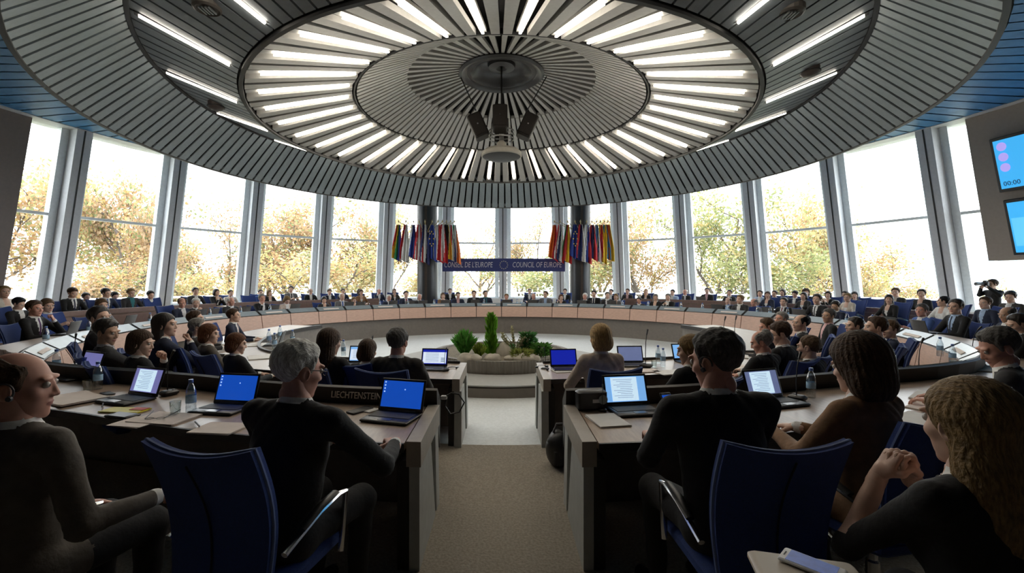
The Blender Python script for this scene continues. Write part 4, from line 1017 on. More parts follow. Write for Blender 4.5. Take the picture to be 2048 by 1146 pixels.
# --- hair in head space
_hair = {}
def hair_tpl(style, res):
    key = (style, res)
    if key in _hair: return _hair[key]
    big = style in ('long', 'curly', 'bob', 'wavy'); lo, hi = ((-.17, -.21, -.42 if style in ('long', 'wavy', 'curly') else -.22), (.17, .14, .17)) if big else ((-.12, -.19, -.12), (.12, .13, .155))
    P, n = grid(lo, hi, res); X, Y, Z = P[:, 0], P[:, 1], P[:, 2]
    C = ell(P, (0, -.019, .035), (.0835, .1045, .0925)); C0 = ell(P, (0, -.018, .031), (.0775, .0975, .0875))
    hl = np.interp(Y, [-.13, -.05, -.038, -.030, .006, .013, .026, .036, .05, .068, .092], [-.090, -.082, -.070, .016, .018, -.030, -.030, .032, .060, .078, .090]).astype(f32)
    hl = hl+.006*np.sin(X*95+1)*np.sin(Y*70)+.003*np.sin(X*230+Y*190)
    if style in ('short', 'crop', 'quiff', 'bun', 'bald', 'thin'):
        tp = np.clip((Z-hl)/.055, 0, 1); tp = tp*tp*(3-2*tp); f = C0-(.0015+(.019 if style != 'crop' else .008)*tp*np.clip(.55+Z*6, .35, 1))
        if style == 'quiff': f = smin(f, ell(P, (.01, .04, .105), (.06, .06, .03)), .03)
        f = smax(f, (hl-Z)*.8, .008)-.0008; g = .0025*np.sin(X*55+2*np.sin(Y*40))*np.sin(Y*60+Z*50)+.002*np.sin(X*110+Z*90)*np.sin(Y*130)+ (.0007)*np.sin(X*420+Y*60*np.sin(X*30))*np.sin(Y*90+X*40)+.0006*np.sin(Y*310+Z*160)
        f = f+g
        if style == 'bun': f = smin(f, ell(P, (0, -.128, .055), (.042, .036, .040)), .012)
        if style in ('bald', 'thin'):
            top = ell(P, (0, .02, .12), (.078, .125 if style == 'bald' else .09, .085)); f = smax(f, -top, .02)-.001
    else:
        f = C-.008
        zl = {'bob': -.115, 'long': -.28, 'wavy': -.33, 'curly': -.17}[style]
        back = ell(P, (0, -.045, zl*.42), (.098 if style != 'curly' else .115, .078, abs(zl)*.72)); f = smin(f, back, .04)
        if style == 'curly': f = smin(f, ell(P, (0, -.02, .04), (.105, .12, .105)), .03)
        fy = np.interp(Z, [-.4, -.06, .03, .065, .10], [.0, .022, .045, .075, .14]).astype(f32); side = np.clip((np.abs(X)-.055)/.03, 0, 1)
        f = np.maximum(f, (Y-fy-.0*side)*.9); f = np.maximum(f, (zl-Z))
        face = ell(P, (0, .055, -.052), (.064, .07, .108)); f = smax(f, -face, .02)
        ang = np.arctan2(X, -(Y+.02)); wv = Z*55 if style in ('wavy', 'curly') else Z*9
        f = f+(.0014 if style != 'curly' else .007)*np.sin(ang*26+2*np.sin(wv))+.0007*np.sin(ang*61+Z*20)+(.006*np.sin(Z*70+ang*9) if style == 'curly' else 0)
        nk = cap(P, (0, -.012, -.06), (0, -.03, -.24), .050, .052); f = np.maximum(f, -nk)
    V, Q = snets(f, n, lo, res); V = relax(V, Q, 1, .3); me = mesh_np('hair', V, Q, None, [mat('hair_dark', (.02, .014, .010), .5)], True); _hair[key] = me; return me
HC = dict(dark=(.012, .009, .008), black=(.006, .006, .007), brown=(.055, .030, .016), lbrown=(.10, .060, .032), auburn=(.11, .042, .016), blond=(.42, .27, .11), dblond=(.20, .125, .05), grey=(.22, .21, .195), white=(.78, .73, .65), salt=(.085, .08, .075))
def hairmat(c): return mat('hair_'+c, HC[c], .62, spec=.25, var=.45, scale=30, stretch=(6, 1.2, 1.2), bump=.5, bscale=60)
SKC = dict(light=(.62, .40, .30), ruddy=(.58, .30, .22), tan=(.46, .28, .19), dark=(.20, .11, .075))
CLC = dict(black=(.009, .009, .010), charcoal=(.03, .03, .032), navy=(.014, .020, .045), grey=(.14, .14, .145), taupe=(.10, .085, .07), brown=(.20, .105, .048), olive=(.045, .04, .034), beige=(.55, .46, .38), cream=(.62, .56, .48), white=(.72, .72, .70), blue=(.06, .12, .32),
           sky=(.35, .47, .65), red=(.30, .02, .03), purple=(.09, .03, .12), pink=(.60, .38, .38), teal=(.03, .18, .20), wine=(.16, .015, .03), silver=(.35, .35, .38), dkred=(.2, .02, .02))
def cloth(c): return mat('cloth_'+c, CLC[c], .85, var=.14, scale=22, bump=.15, bscale=45)
M_eye = mat('eye_white', (.5, .46, .42), .3, var=0); M_iris = mat('eye_dark', (.03, .02, .015), .3, var=0); M_lip = mat('lip', (.42, .18, .15), .5, var=0)
PEOPLE = []; SPOTS = []
GRP = dict(B='people seated at the ring desk', C='people seated in the rear rows', A='people seated at the inner desk', F='people in the foreground')
FLZ = dict(B=0, C=.12, A=-.16, F=0)
def person(label, px, py, d=None, row='B', r=None, face=0, pose='desk', lean=8, yaw=0, pitch=0, roll=0, hair='short', hc='brown', jc='navy', sc='white', tc=None, fem=False, skin='light', hi=0,
           stand=False, bare=False, seat=True, lap=None, group=None, trc=None, bulk=1.0, glasses=False, ear=False, hs=(1, 1, 1), seatoff=.05):
    if d is None:
        q = at_r(px, r or {'B': 8.28, 'C': 10.95}[row]); d = q.y
    if row != 'F':                                            # nobody sits inside a neighbour: move back along the same line of sight
        for _ in range(9):
            if all((Vector(((px-CX)*d/F, d))-w).length > .40 for w in SPOTS): break
            d += .07
        SPOTS.append(Vector(((px-CX)*d/F, d)))
    hz = CZ-(py-CY)*d/F; hx = (px-CX)*d/F; zf = FLZ[row] if not (row == 'B' and abs(math.atan2(hx, D-d)) > math.radians(75)) else -.12
    hp = head_pos(lean, stand); s = min(max((hz-zf)/hp.z, .88), 1.12)
    th = math.atan2(hx, D-d)+math.radians(face)             # facing: toward the room axis, plus offset (ccw)
    fwd = Vector((-math.sin(th), math.cos(th), 0)); root = Vector((hx, d, zf))-fwd*hp.y*s
    o = thing('person', label, 'person', root, th, group or GRP[row]); o.scale = (s, s, s)
    res, hres, dres = ((.026, .0095, .008), (.017, .0056, .0055), (.0115, .0042, .0038))[hi]
    V, Q, mi = body_tpl(pose, lean, fem, res, dres, stand, bare, bulk, tc is not None); hv, hq, hm = head_tpl(hres, fem)
    Hm = T(*hp)@RZ(math.radians(yaw))@RX(math.radians(-pitch))@RY(math.radians(roll))@Matrix.Scale(1.06, 4)
    M3 = np.array(Hm.to_3x3(), f32); hv2 = hv@M3.T+np.array(hp, f32)
    me = mesh_np('body', np.concatenate([V, hv2]), np.concatenate([Q, hq+len(V)]), np.concatenate([mi, hm]),
                 [cloth(jc), cloth(sc), cloth(tc or sc), mat('skin_'+skin, SKC[skin], .55, var=.08, scale=25), cloth(trc or ('charcoal' if jc not in ('black', 'navy') else jc)), M_blackpl, M_eye, M_iris, M_lip], True)
    obj('body', me, o)
    if hair: obj('hair', hair_tpl(hair, (.0105, .007, .0048)[hi]), o, Hm@Matrix.Diagonal((*hs, 1)), hairmat(hc))
    if glasses:
        mb = MB()
        for sx in (-1, 1):
            mb.tube([(sx*.031+.021*math.cos(a), .108, .006+.016*math.sin(a)) for a in linsp(0, 2*PI, 15)], .0018, 5); mb.tube([(sx*.052, .107, .010), (sx*.078, .06, .012), (sx*.082, -.01, .008)], .002, 5)
        mb.tube([(-.011, .109, .010), (0, .112, .013), (.011, .109, .010)], .0016, 5); obj('glasses', mb.mesh('glasses', M_blackpl), o, Hm)
    if ear:
        sx = ear; mb = MB(); mb.tube([(sx*(.090+.004*math.sin(a)), -.006+.026*math.cos(a), -.008+.030*math.sin(a)) for a in linsp(-1.2, 3.6, 14)], .0035, 6); mb.lathe([(.008, -.006), (.011, 0), (.008, .008)], 10, T(sx*.093, .012, -.030)@RY(PI/2)); obj('earpiece', mb.mesh('earpiece', mat('earpiece_grey', (.06, .06, .065), .4)), o, Hm)
    if seat and not stand:
        b = Vector((root.x, root.y, zf))+fwd*seatoff; chair(b.x, b.y, zf, th, 'blue chair of the '+label, 'blue conference chairs')
    if lap:
        L = .62 if row != 'A' else .60; hp0 = root+fwd*L; zd = {'B': ZD, 'C': .87, 'A': ZI}[row]
        laptop((hp0.x, hp0.y, zd+.001), th+lap*.2-.1, 'open laptop of the '+label, 'laptops on the desks', None, 'lid', 108)
    PEOPLE.append((label, o, root, fwd, th, s, hp)); return o
# ------------------------------------------------------------------ ring desk (row B) and rear rows (row C), read off the photograph left to right
def PB(px, py, label, **k): return person(label, px, py, row='B', **k)
def PC(px, py, label, **k): return person(label, px, py, row='C', **k)
# left side
PC(9, 584, 'woman with blond bun and cream top at the left edge', hair='bun', hc='dblond', jc='cream', fem=True, yaw=-20, pose='lap', hi=1)
PC(38, 610, 'black-haired man looking down behind the hand-on-mouth man', r=9.2, hair='short', hc='black', jc='black', pitch=25, hi=1)
PB(70, 617, 'dark-haired man in black suit with hand on mouth at left', hair='short', hc='brown', jc='black', tc='purple', pose='chinl', yaw=-15, pitch=5, lap=1, hi=1, skin='ruddy')
PB(95, 611, 'light-haired person gesturing beside the hand-on-mouth man', d=8.9, hair='bob', hc='lbrown', jc='purple', pose='read', yaw=-20, pitch=10, hi=1)
PC(145, 586, 'man in open black jacket looking down under the first mullion', hair='short', hc='brown', jc='black', tc='navy', pitch=25, hi=1)
PC(172, 597, 'dark-haired person beside the open black jacket man', r=11.6, hair='short', hc='dark', jc='navy', pitch=15)
PC(212, 586, 'man in navy suit under the second window, head tilted', hair='short', hc='dark', jc='navy', tc='blue', pitch=15, yaw=15, roll=8, hi=1)
PB(204, 610, 'woman with brown bob in grey jacket at left ring desk', hair='bob', hc='lbrown', jc='grey', fem=True, yaw=-25, pitch=5, lap=1, hi=1)
PC(229, 597, 'black-haired person between navy suit man and blond-cropped person', r=11.7, hair='short', hc='black', jc='blue', pitch=25)
PC(262, 586, 'blond-cropped person in dark jacket with bottle in front', hair='short', hc='dblond', jc='charcoal', sc='teal', pose='desk', pitch=10, hi=1)
PC(301, 590, 'black-haired person under the second mullion beside blue chair', hair='short', hc='black', jc='navy', pitch=15)
PB(364, 606, 'red-faced balding man in navy suit at left ring desk', hair='thin', hc='lbrown', jc='navy', skin='ruddy', pose='desk', yaw=-35, pitch=12, lap=1, hi=1)
PC(391, 583, 'dark-haired man in dark jacket above the white-haired listener', hair='short', hc='dark', jc='charcoal', yaw=-10)
PB(392, 606, 'white-haired listener in dark suit, hand on chin, left ring desk', hair='short', hc='white', jc='black', tc='navy', pose='chin', yaw=-30, pitch=5, lap=1, hi=1)
PC(433, 585, 'woman with dark hair and black neckline, hands at chin', hair='bob', hc='dark', jc='black', fem=True, pose='clasp', yaw=10)
PC(461, 592, 'dark-haired person half hidden behind the white-haired man', r=11.7, hair='short', hc='dark', jc='cream')
PB(462, 603, 'white-haired man with pink face before the third mullion', hair='thin', hc='white', jc='charcoal', skin='ruddy', lap=1)
PB(524, 597, 'grey-haired man with hand to face right of third mullion', hair='short', hc='grey', jc='black', skin='ruddy', pose='cheek', yaw=-15, lap=1)
PC(539, 586, 'blond woman in black top behind the grey-haired man', hair='long', hc='dblond', jc='black', fem=True, yaw=15, roll=8)
PC(521, 588, 'dark-haired person peeking behind the grey-haired man', r=12, hair='short', hc='dark', jc='blue')
PC(582, 579, 'man in grey jacket holding a dark folder, fourth window', hair='short', hc='dark', jc='grey', tc='charcoal', pose='read', yaw=-25)
PB(574, 600, 'pale-haired person bent over papers below the folder man', hair='bob', hc='dblond', jc='beige', pitch=35, lean=20, lap=1)
PC(621, 583, 'bald white-fringed man in black with dark glasses, fourth mullion', hair='bald', hc='white', jc='black', glasses=True)
PB(648, 600, 'dark-haired woman in white collar right of fourth mullion', hair='bob', hc='dark', jc='charcoal', fem=True, pitch=15, yaw=-15)
PC(659, 590, 'brown-haired person right behind the white collar woman', hair='short', hc='brown', jc='navy', pitch=10)
PC(686, 583, 'dark-haired man leaning behind the grey-suited man', r=11.3, hair='short', hc='dark', jc='navy', lean=15)
PB(684, 594, 'white-haired man in grey suit, fifth window', hair='thin', hc='white', jc='grey', tc='blue', lap=1)
PB(708, 601, 'blond girl in white top at the ring desk', hair='long', hc='dblond', jc='white', fem=True, lap=1, pitch=10)
PC(719, 584, 'brown-haired woman above the blond girl', hair='bob', hc='brown', jc='olive', fem=True, yaw=20)
PC(722, 594, 'long-haired woman beside the blond girl', r=9.3, hair='long', hc='brown', jc='brown', fem=True)
PC(758, 583, 'bald man in navy jacket, hand on face, fifth mullion', hair='bald', hc='grey', jc='navy', skin='ruddy', pose='cheek')
PB(778, 596, 'white-haired man in navy leaning in beside fifth mullion', hair='short', hc='white', jc='navy', skin='ruddy', pose='desk', lean=14, lap=1)
PC(789, 591, 'brown-haired woman in olive left of the left column', hair='bob', hc='lbrown', jc='olive', fem=True)
PB(812, 589, 'dark-haired man with red tie left of the left column', hair='short', hc='dark', jc='navy', tc='red', lap=1)
PB(839, 594, 'pink-faced white-haired man in front of the left column', hair='thin', hc='white', jc='charcoal', skin='ruddy', tc='navy', lap=1)
# centre
PB(886, 592, 'brown-haired woman in brown just right of left column', hair='bob', hc='lbrown', jc='brown', fem=True, pose='chin', lap=1)
PC(900, 582, 'dark-haired person in black below the banner left end', hair='short', hc='dark', jc='black', r=10.2)
PB(916, 591, 'thin dark-haired man in open dark suit below banner', hair='short', hc='dark', jc='navy', sc='pink')
PB(948, 588, 'bearded man in dark jacket below the banner', hair='short', hc='brown', jc='black', sc='silver', lap=1)
PB(971, 588, 'dark-haired man with teal shirt below the banner centre', hair='short', hc='dark', jc='navy', sc='teal', tc='navy', yaw=20)
PB(1013, 594, 'fair-haired chairman at the central seat below the emblem', hair='short', hc='dblond', jc='charcoal', tc='navy', skin='ruddy', lap=1)
PC(1059, 589, 'grey-haired person behind the white-haired man, right banner half', r=9.7, hair='short', hc='grey', jc='navy', yaw=15)
PB(1067, 593, 'white-haired man below the right half of the banner', hair='thin', hc='white', jc='charcoal', skin='ruddy', lap=1)
PB(1091, 589, 'brown-haired person with glasses in grey jacket below banner', hair='short', hc='brown', jc='grey', sc='sky', glasses=True, yaw=-20)
PB(1122, 595, 'red-haired woman at the left of the right column', hair='bob', hc='auburn', jc='black', fem=True, pose='cheek', yaw=25)
PC(1130, 589, 'dark-haired person behind the red-haired woman', r=9.8, hair='short', hc='dark', jc='black')
PB(1170, 593, 'white-haired man in dark suit in front of right column', hair='short', hc='white', jc='black', tc='silver', skin='ruddy', lap=1)
PB(1188, 588, 'dark-haired man in black suit at right column edge', hair='short', hc='black', jc='black', tc='navy')
PB(1215, 591, 'brown-grey haired man turned left, right of right column', hair='short', hc='salt', jc='charcoal', yaw=25)
PC(1222, 585, 'black-haired person just behind the man turned left', r=9.6, hair='short', hc='black', jc='navy')
PB(1232, 594, 'fair-haired woman under the mullion right of the column', hair='bob', hc='dblond', jc='grey', fem=True, lap=1)
PC(1255, 583, 'man in grey suit leaning right, first right window', hair='short', hc='brown', jc='charcoal', sc='pink', lean=14)
PB(1278, 601, 'red-faced man bent low, first right window', hair='short', hc='salt', jc='charcoal', skin='ruddy', lean=20, pitch=10)
PC(1292, 584, 'blonde woman with long hair, first right window', hair='long', hc='blond', jc='black', fem=True, yaw=20)
PB(1311, 595, 'long grey-haired woman in black coat at ring desk', hair='long', hc='grey', jc='black', fem=True, yaw=25)
PB(1336, 595, 'grey-haired man in dark suit with clasped hands, right', hair='short', hc='grey', jc='black', pose='clasp', yaw=15)
PC(1345, 590, 'black-haired person behind the clasped hands man', r=10, hair='short', hc='black', jc='sky')
PC(1370, 585, 'bald pink man in dark jacket under right mullion', hair='bald', hc='white', jc='charcoal', skin='ruddy', pose='wide', lap=1)
PC(1414, 582, 'dark-haired man in dark suit, second right window', hair='short', hc='salt', jc='black', sc='pink', yaw=25, lap=1)
# right side
PB(1456, 602, 'balding dark-haired man in black suit, second right window', hair='thin', hc='dark', jc='black', sc='sky', yaw=15, lap=1)
PC(1459, 590, 'dark-haired person behind the balding black suit man', hair='short', hc='dark', jc='charcoal')
PB(1480, 599, 'blond man in dark jacket left of second right mullion', d=13.2, hair='short', hc='dblond', jc='charcoal')
PB(1508, 605, 'bald red-faced man at ring desk under right mullion', hair='bald', hc='grey', jc='grey', skin='ruddy', yaw=-15, pitch=10, lap=1)
PC(1520, 592, 'dark-haired man in sky shirt behind the bald man', r=10.95, hair='short', hc='dark', jc='sky', yaw=10)
PC(1535, 599, 'brown long-haired woman right of second right mullion', r=9.3, hair='long', hc='brown', jc='navy', fem=True, yaw=30)
PC(1549, 595, 'dark-haired person in the gap by the third right window', r=11, hair='short', hc='dark', jc='grey')
PC(1565, 585, 'dark-haired woman sitting high in third right window', hair='bob', hc='dark', jc='olive', fem=True, r=11.4)
PB(1567, 604, 'dark-haired man with wine tie at right ring desk', hair='short', hc='dark', jc='black', tc='wine', yaw=15, lap=1, hi=1)
PC(1590, 598, 'black-haired person low behind the laptops, third right window', hair='short', hc='black', jc='navy', pitch=20)
PC(1612, 585, 'curly brown-haired woman in third right window', hair='curly', hc='brown', jc='black', fem=True, yaw=40, r=11.4)
PC(1607, 600, 'dark-haired woman in front of the curly-haired woman', r=9.3, hair='bob', hc='dark', jc='charcoal', fem=True, yaw=10)
PB(1634, 599, 'young dark-haired man in black suit and white shirt, right', hair='short', hc='dark', jc='black', tc='charcoal', yaw=20, lap=1, hi=1)
PC(1656, 592, 'dark-haired woman with hands raised under third right mullion', hair='bob', hc='black', jc='black', fem=True, pose='clasp', yaw=20, r=11.3)
PC(1690, 593, 'black-haired person behind the cream-topped woman', hair='short', hc='black', jc='navy', r=11.8)
PB(1671, 612, 'dark-haired man looking down left of the cream-topped woman', hair='short', hc='dark', jc='navy', yaw=20, pitch=20, hi=1, skin='tan')
PC(1695, 605, 'woman with blonde bun in cream top, fourth right window', r=9.3, hair='bun', hc='dblond', jc='cream', fem=True, bare=True, yaw=15, hi=1)
PC(1709, 592, 'woman with long black hair, fourth right window', hair='long', hc='black', jc='navy', fem=True, yaw=30, r=11.4)
PC(1778, 614, 'woman with long dark hair turned left, fourth right window', r=9.2, hair='long', hc='dark', jc='black', fem=True, yaw=40, hi=1)
PC(1791, 585, 'brown-haired person with scarf by the fourth right window', hair='short', hc='lbrown', jc='charcoal', sc='cream', yaw=25, r=11.4, hi=1)
PC(1843, 588, 'woman with dark bun at the fourth right mullion', hair='bun', hc='dark', jc='black', sc='cream', fem=True, yaw=30, pose='lap', r=11.2, hi=1)
PB(1843, 621, 'dark-haired man with raised hand at right ring desk', hair='short', hc='salt', jc='blue', skin='ruddy', pose='read', yaw=25, lap=1, hi=1)
PC(1886, 614, 'short dark-haired woman in white top, right', r=9.4, hair='crop', hc='black', jc='white', fem=True, yaw=-40, hi=1)
PB(1911, 614, 'young man in black suit in profile at right ring desk', hair='short', hc='dark', jc='black', sc='sky', tc='navy', yaw=25, lap=1, hi=1)
PC(1970, 606, 'brown-haired man in navy suit, right, near the photographer', hair='short', hc='brown', jc='navy', sc='sky', r=9.3, yaw=15, pose='lap', hi=1)
PC(2021, 594, 'man in brown jacket at the right edge by the windows', hair='short', hc='dark', jc='olive', r=10.95, yaw=25, pitch=15, pose='lap', hi=1)
PB(2014, 629, 'bald tanned man at the right edge of the ring desk', hair='bald', hc='salt', jc='navy', skin='tan', yaw=15, pitch=15, hi=1)
PB(2034, 648, 'dark-haired person at the right edge before the bald man', d=5.6, hair='short', hc='dark', jc='black', pitch=20, yaw=20, hi=1)
PB(1996, 695, 'man with grey-brown hair bent over writing at right', d=3.15, hair='short', hc='salt', jc='charcoal', pose='desk', lean=24, pitch=28, yaw=35, hi=2, skin='ruddy', face=10)
PC(1984, 569, 'photographer in black aiming a camera at the right window', r=11.6, hair='short', hc='brown', jc='black', sc='charcoal', pose='photost', stand=True, yaw=0, face=-5, seat=False, hi=1)
# inner desk, left wing
def PA(px, py, d, label, **k): return person(label, px, py, d=d, row='A', **k)
PA(214, 664, 4.85, 'dark-haired man in grey suit in profile, left inner seats', hair='short', hc='dark', jc='charcoal', sc='silver', tc='purple', yaw=-48, pitch=14, pose='chin', seatoff=.17, hi=2, skin='tan', lean=4)
PA(200, 636, 5.7, 'dark-haired person hidden behind the grey suit profile man', hair='short', hc='dark', jc='black', yaw=-45, hi=1, seatoff=.17)
PA(283, 686, 4.5, 'brown-haired woman with hand on chin, left inner seats', hair='bob', hc='brown', jc='black', fem=True, yaw=-48, pitch=10, pose='chinl', hi=2)
PA(331, 650, 5.3, 'woman with long dark hair in navy, hand at face', hair='long', hc='dark', jc='navy', fem=True, yaw=-38, pose='chin', hi=1)
PA(398, 655, 6.2, 'grey-haired man with white collar, seen from behind', hair='short', hc='grey', jc='olive', yaw=-20, hi=1)
PA(419, 668, 5.6, 'auburn-haired woman in taupe jacket, left inner seats', hair='bob', hc='auburn', jc='taupe', fem=True, yaw=-30, pitch=6, hi=1)
PA(392, 638, 7.1, 'brown-haired person behind the grey-haired collar man', hair='short', hc='brown', jc='charcoal', yaw=-10, hi=1)
PA(474, 688, 5.15, 'auburn-haired woman in black jacket before the paper-strewn desk', hair='bob', hc='auburn', jc='black', fem=True, yaw=-30, pitch=12, hi=1)
PA(468, 631, 8.3, 'young man in navy suit and red tie facing right', hair='short', hc='brown', jc='navy', tc='wine', yaw=-5, pose='desk', hi=1)
# inner desk, either side of the aisle
PA(660, 684, 4.35, 'woman with long brown hair in black jacket typing', hair='long', hc='brown', jc='black', fem=True, yaw=-10, pitch=10, pose='type', hi=2)
PA(796, 684, 4.3, 'man with short brown-grey hair in dark suit near aisle', hair='short', hc='salt', jc='olive', yaw=0, pitch=5, pose='type', hi=2, bulk=1.1, skin='ruddy')
PA(736, 744, 3.98, 'brown-haired woman whose head rises above the name board', hair='bob', hc='brown', jc='black', fem=True, pitch=12, pose='lap', hi=2)
PA(1200, 676, 4.35, 'blonde woman in beige jacket at the inner desk', hair='bob', hc='blond', jc='beige', fem=True, yaw=5, pitch=6, pose='type', hi=2)
PA(1380, 700, 3.95, 'woman with blond hair and dark crown in front of suited man', hair='long', hc='dblond', jc='black', fem=True, yaw=28, pitch=12, hi=2, face=15)
# inner desk, right wing
PA(1522, 684, 4.85, 'grey balding man bent over papers in the right blue chair', hair='thin', hc='grey', jc='black', yaw=30, pitch=22, lean=16, hi=2, skin='ruddy')
PA(1560, 668, 5.1, 'brown-haired man with glasses leaning forward, right inner seats', hair='short', hc='brown', jc='black', yaw=35, pitch=22, lean=14, glasses=True, hi=2)
PA(1533, 653, 6.7, 'red-faced brown-haired man beyond the glasses man', hair='short', hc='lbrown', jc='charcoal', skin='ruddy', yaw=30, pitch=15, hi=1)
PA(1562, 638, 7.8, 'grey-haired man turned left behind the inner right seats', hair='short', hc='grey', jc='charcoal', yaw=40, skin='ruddy', hi=1)
PA(1601, 646, 6.6, 'balding black-haired man in profile, right inner seats', hair='thin', hc='black', jc='black', yaw=38, hi=1)
PA(1617, 694, 4.6, 'short brown-haired man seen from behind, right inner seats', hair='crop', hc='lbrown', jc='black', yaw=8, pitch=8, hi=2)
PA(1657, 632, 8.0, 'grey-haired man with pink shirt leaning back, right', hair='short', hc='salt', jc='black', sc='pink', skin='tan', yaw=30, lean=0, pose='lap', hi=1)
PA(1779, 659, 6.1, 'fair-haired man in navy suit in profile, right', hair='short', hc='lbrown', jc='navy', yaw=45, pose='fold', hi=2, seatoff=.17)
PA(1750, 655, 5.6, 'brown-haired person beside the long brown hair', hair='short', hc='brown', jc='charcoal', yaw=25, hi=1, seatoff=.17)
PA(1708, 652, 6.3, 'dark-haired person behind the brown jacket woman', hair='short', hc='dark', jc='black', yaw=25, hi=1)
# foreground
def PF(px, py, d, label, **k): return person(label, px, py, d=d, row='F', hi=2, **k)
PF(40, 770, 1.75, 'balding man in dark brown jacket at bottom left', hair='thin', hc='brown', jc='taupe', skin='ruddy', yaw=-52, pitch=6, trc='black', pose='arm', lean=2, ear=1, bulk=1.12, seat=False)
PF(598, 740, 2.12, 'white-haired man with glasses in black suit, foreground', hair='short', hc='white', jc='black', skin='ruddy', yaw=-22, pitch=14, pose='wide', lean=13, glasses=True, bulk=1.18, seat=False, trc='black', face=-12)
PF(1430, 720, 2.12, 'man in dark suit with earpiece at the right laptop', hair='short', hc='salt', jc='black', skin='ruddy', yaw=30, pitch=16, pose='desk', lean=10, ear=-1, bulk=1.2, seat=False, trc='black')
PF(1715, 735, 2.3, 'woman with long brown hair in brown jacket, right foreground', hair='bob', hc='brown', jc='brown', fem=True, yaw=4, pitch=10, face=8, pose='type', lean=12, bulk=1.2, seat=False, hs=(1.28, 1.18, 1.35))
LW = PF(1938, 848, 1.32, 'woman with long wavy dark-blond hair and clasped hands', hair='wavy', hc='dblond', jc='black', fem=True, yaw=2, pitch=8, face=-4, pose='clasp', lean=10, bare=True, ear=1, seat=False)
chair(-1.04, 2.0, 0, -.22, 'blue chair in the left foreground behind the white-haired man', 'blue conference chairs')
chair(1.06, 2.04, 0, .03, 'blue chair in the right foreground behind the earpiece man', 'blue conference chairs')
chair(*W3(-15, 900, 1.85).xy, 0, -.12, 'blue chair of the balding man at bottom left', 'blue conference chairs')
chair(*W3(1745, 900, 2.3).xy, 0, .2, 'blue chair of the brown jacket woman in right foreground', 'blue conference chairs')
chair(*W3(1960, 900, 1.45).xy, 0, .5, 'blue chair of the wavy-haired woman at bottom right', 'blue conference chairs')
for (px, r, lab) in ((318, 10.6, 'empty blue chair under the second mullion'), (505, 10.6, 'empty blue chair by the third mullion'), (1735, 10.7, 'empty blue chair in the fourth right window'), (350, 8.3, 'empty blue chair left of the red-faced man'), (140, 8.4, 'empty blue chair beside the grey-jacketed woman')):
    q = at_r(px, r); zf = .12 if r > 9 else 0; chair(q.x, q.y, zf, math.atan2(q.x, D-q.y), lab, 'blue conference chairs')
# hair strands for the two long-haired women in front
def strands(o, n, zlen, amp, seed, col, rmax=.0032):
    rs = random.Random(seed); hair = [c for c in o.children if c.name.startswith('hair')][0]; mb = MB()
    for i in range(n):
        a = rs.uniform(-2.35, 2.35); top = rs.uniform(.02, .11); rr = .088+rs.uniform(-.004, .012); L = zlen*rs.uniform(.7, 1.08); ph = rs.uniform(0, 6); pts = []; r_ = []
        x0, y0 = math.sin(a), -math.cos(a); k1 = 16; c0 = math.sqrt(max(.05, 1-((top-.035)/.1)**2))
        for k in range(k1+1):
            u = k/k1; z = top-(top+L)*u; flare = 1+(.28 if zlen > .17 and zlen < .5 else .9 if zlen < .2 else 1.45)*max(0, u-.15)-.1*u*u
            e = rr*flare if z < .03 else rr*math.sqrt(max(.02, 1-((z-.03)/.10)**2))
            w = amp*u*math.sin(u*17+ph); pts.append((x0*e*(1.0)+w*math.cos(a), -.022+y0*e*1.12+w*math.sin(a)-.02*u, z)); r_.append(rmax*(.35+.65*math.sin(PI*min(1, u*.9+.12))))
        mb.tube(pts, r_, 3, flat=.7)
    obj('hair_strands', mb.mesh('hair_strands', hairmat(col), True), o, hair.matrix_local.copy())
strands(LW, 1300, .66, .026, 4, 'dblond', .004)
strands([p[1] for p in PEOPLE if p[0].startswith('woman with long brown hair in brown')][0], 420, .165, .006, 9, 'brown')
for key, L, c in (('woman with long brown hair in black', .26, 'brown'), ('blonde woman in beige', .10, 'blond'), ('woman with blond hair and dark crown', .24, 'dblond')):
    strands([p[1] for p in PEOPLE if p[0].startswith(key)][0], 320, L, .006, 3, c, .003)
# photographer's camera
po = [p for p in PEOPLE if p[0].startswith('photographer')][0]
q = po[2]+po[3]*.24*1.0; z = po[1].location.z+po[5]*1.655
t = thing('photo_camera', 'black camera with long lens held by the photographer', 'camera', (q.x, q.y, z), po[4])
MB().rbox((0, 0, 0), (.14, .07, .10), .015).rbox((0, 0, .06), (.06, .06, .04), .01).build('camera_body', M_blackpl, t, True)
MB().lathe([(.035, 0), (.035, .05), (.032, .06), (.038, .16), (.042, .17), (.042, .19), (.03, .185)], 18, T(0, .03, 0)@RX(-PI/2)).build('lens', M_lapg, t, True)

# ------------------------------------------------------------------ things on the desks
zd = ZD+.001
# foreground left
def lap_at(px, py, z, rz, lab, scr, page=None, lid='lidb', op=108): return laptop(on_z(px, py, z), rz, lab, 'laptops on the desks', scr, lid, op, page)
lap_at(800, 828, zd, -.28, 'laptop with bright blue desktop at the left aisle corner', S_bright, 'desktop')
lap_at(468, 812, zd, -.16, 'laptop with dark blue screen left of the white-haired man', S_bright, 'desktop')
lap_at(285, 795, zd, -.35, 'laptop with lilac page behind the yellow folder', S_lilac, 'doc')
lap_at(175, 752, zd, -.42, 'second lilac laptop further left along the desk', S_lilac)
lap_at(1255, 815, zd, .17, 'laptop showing a pale document in front of the earpiece man', S_light, 'doc')
lap_at(1532, 800, zd, .30, 'laptop partly hidden by the earpiece man shoulder', S_grey, 'doc')
zi = ZI+.001
lap_at(722, 728, zi, -.05, 'laptop with page in front of the typing long-haired woman', S_light, 'web')
lap_at(868, 735, zi, -.12, 'laptop with white page left of the aisle at inner desk', S_deep, 'web')
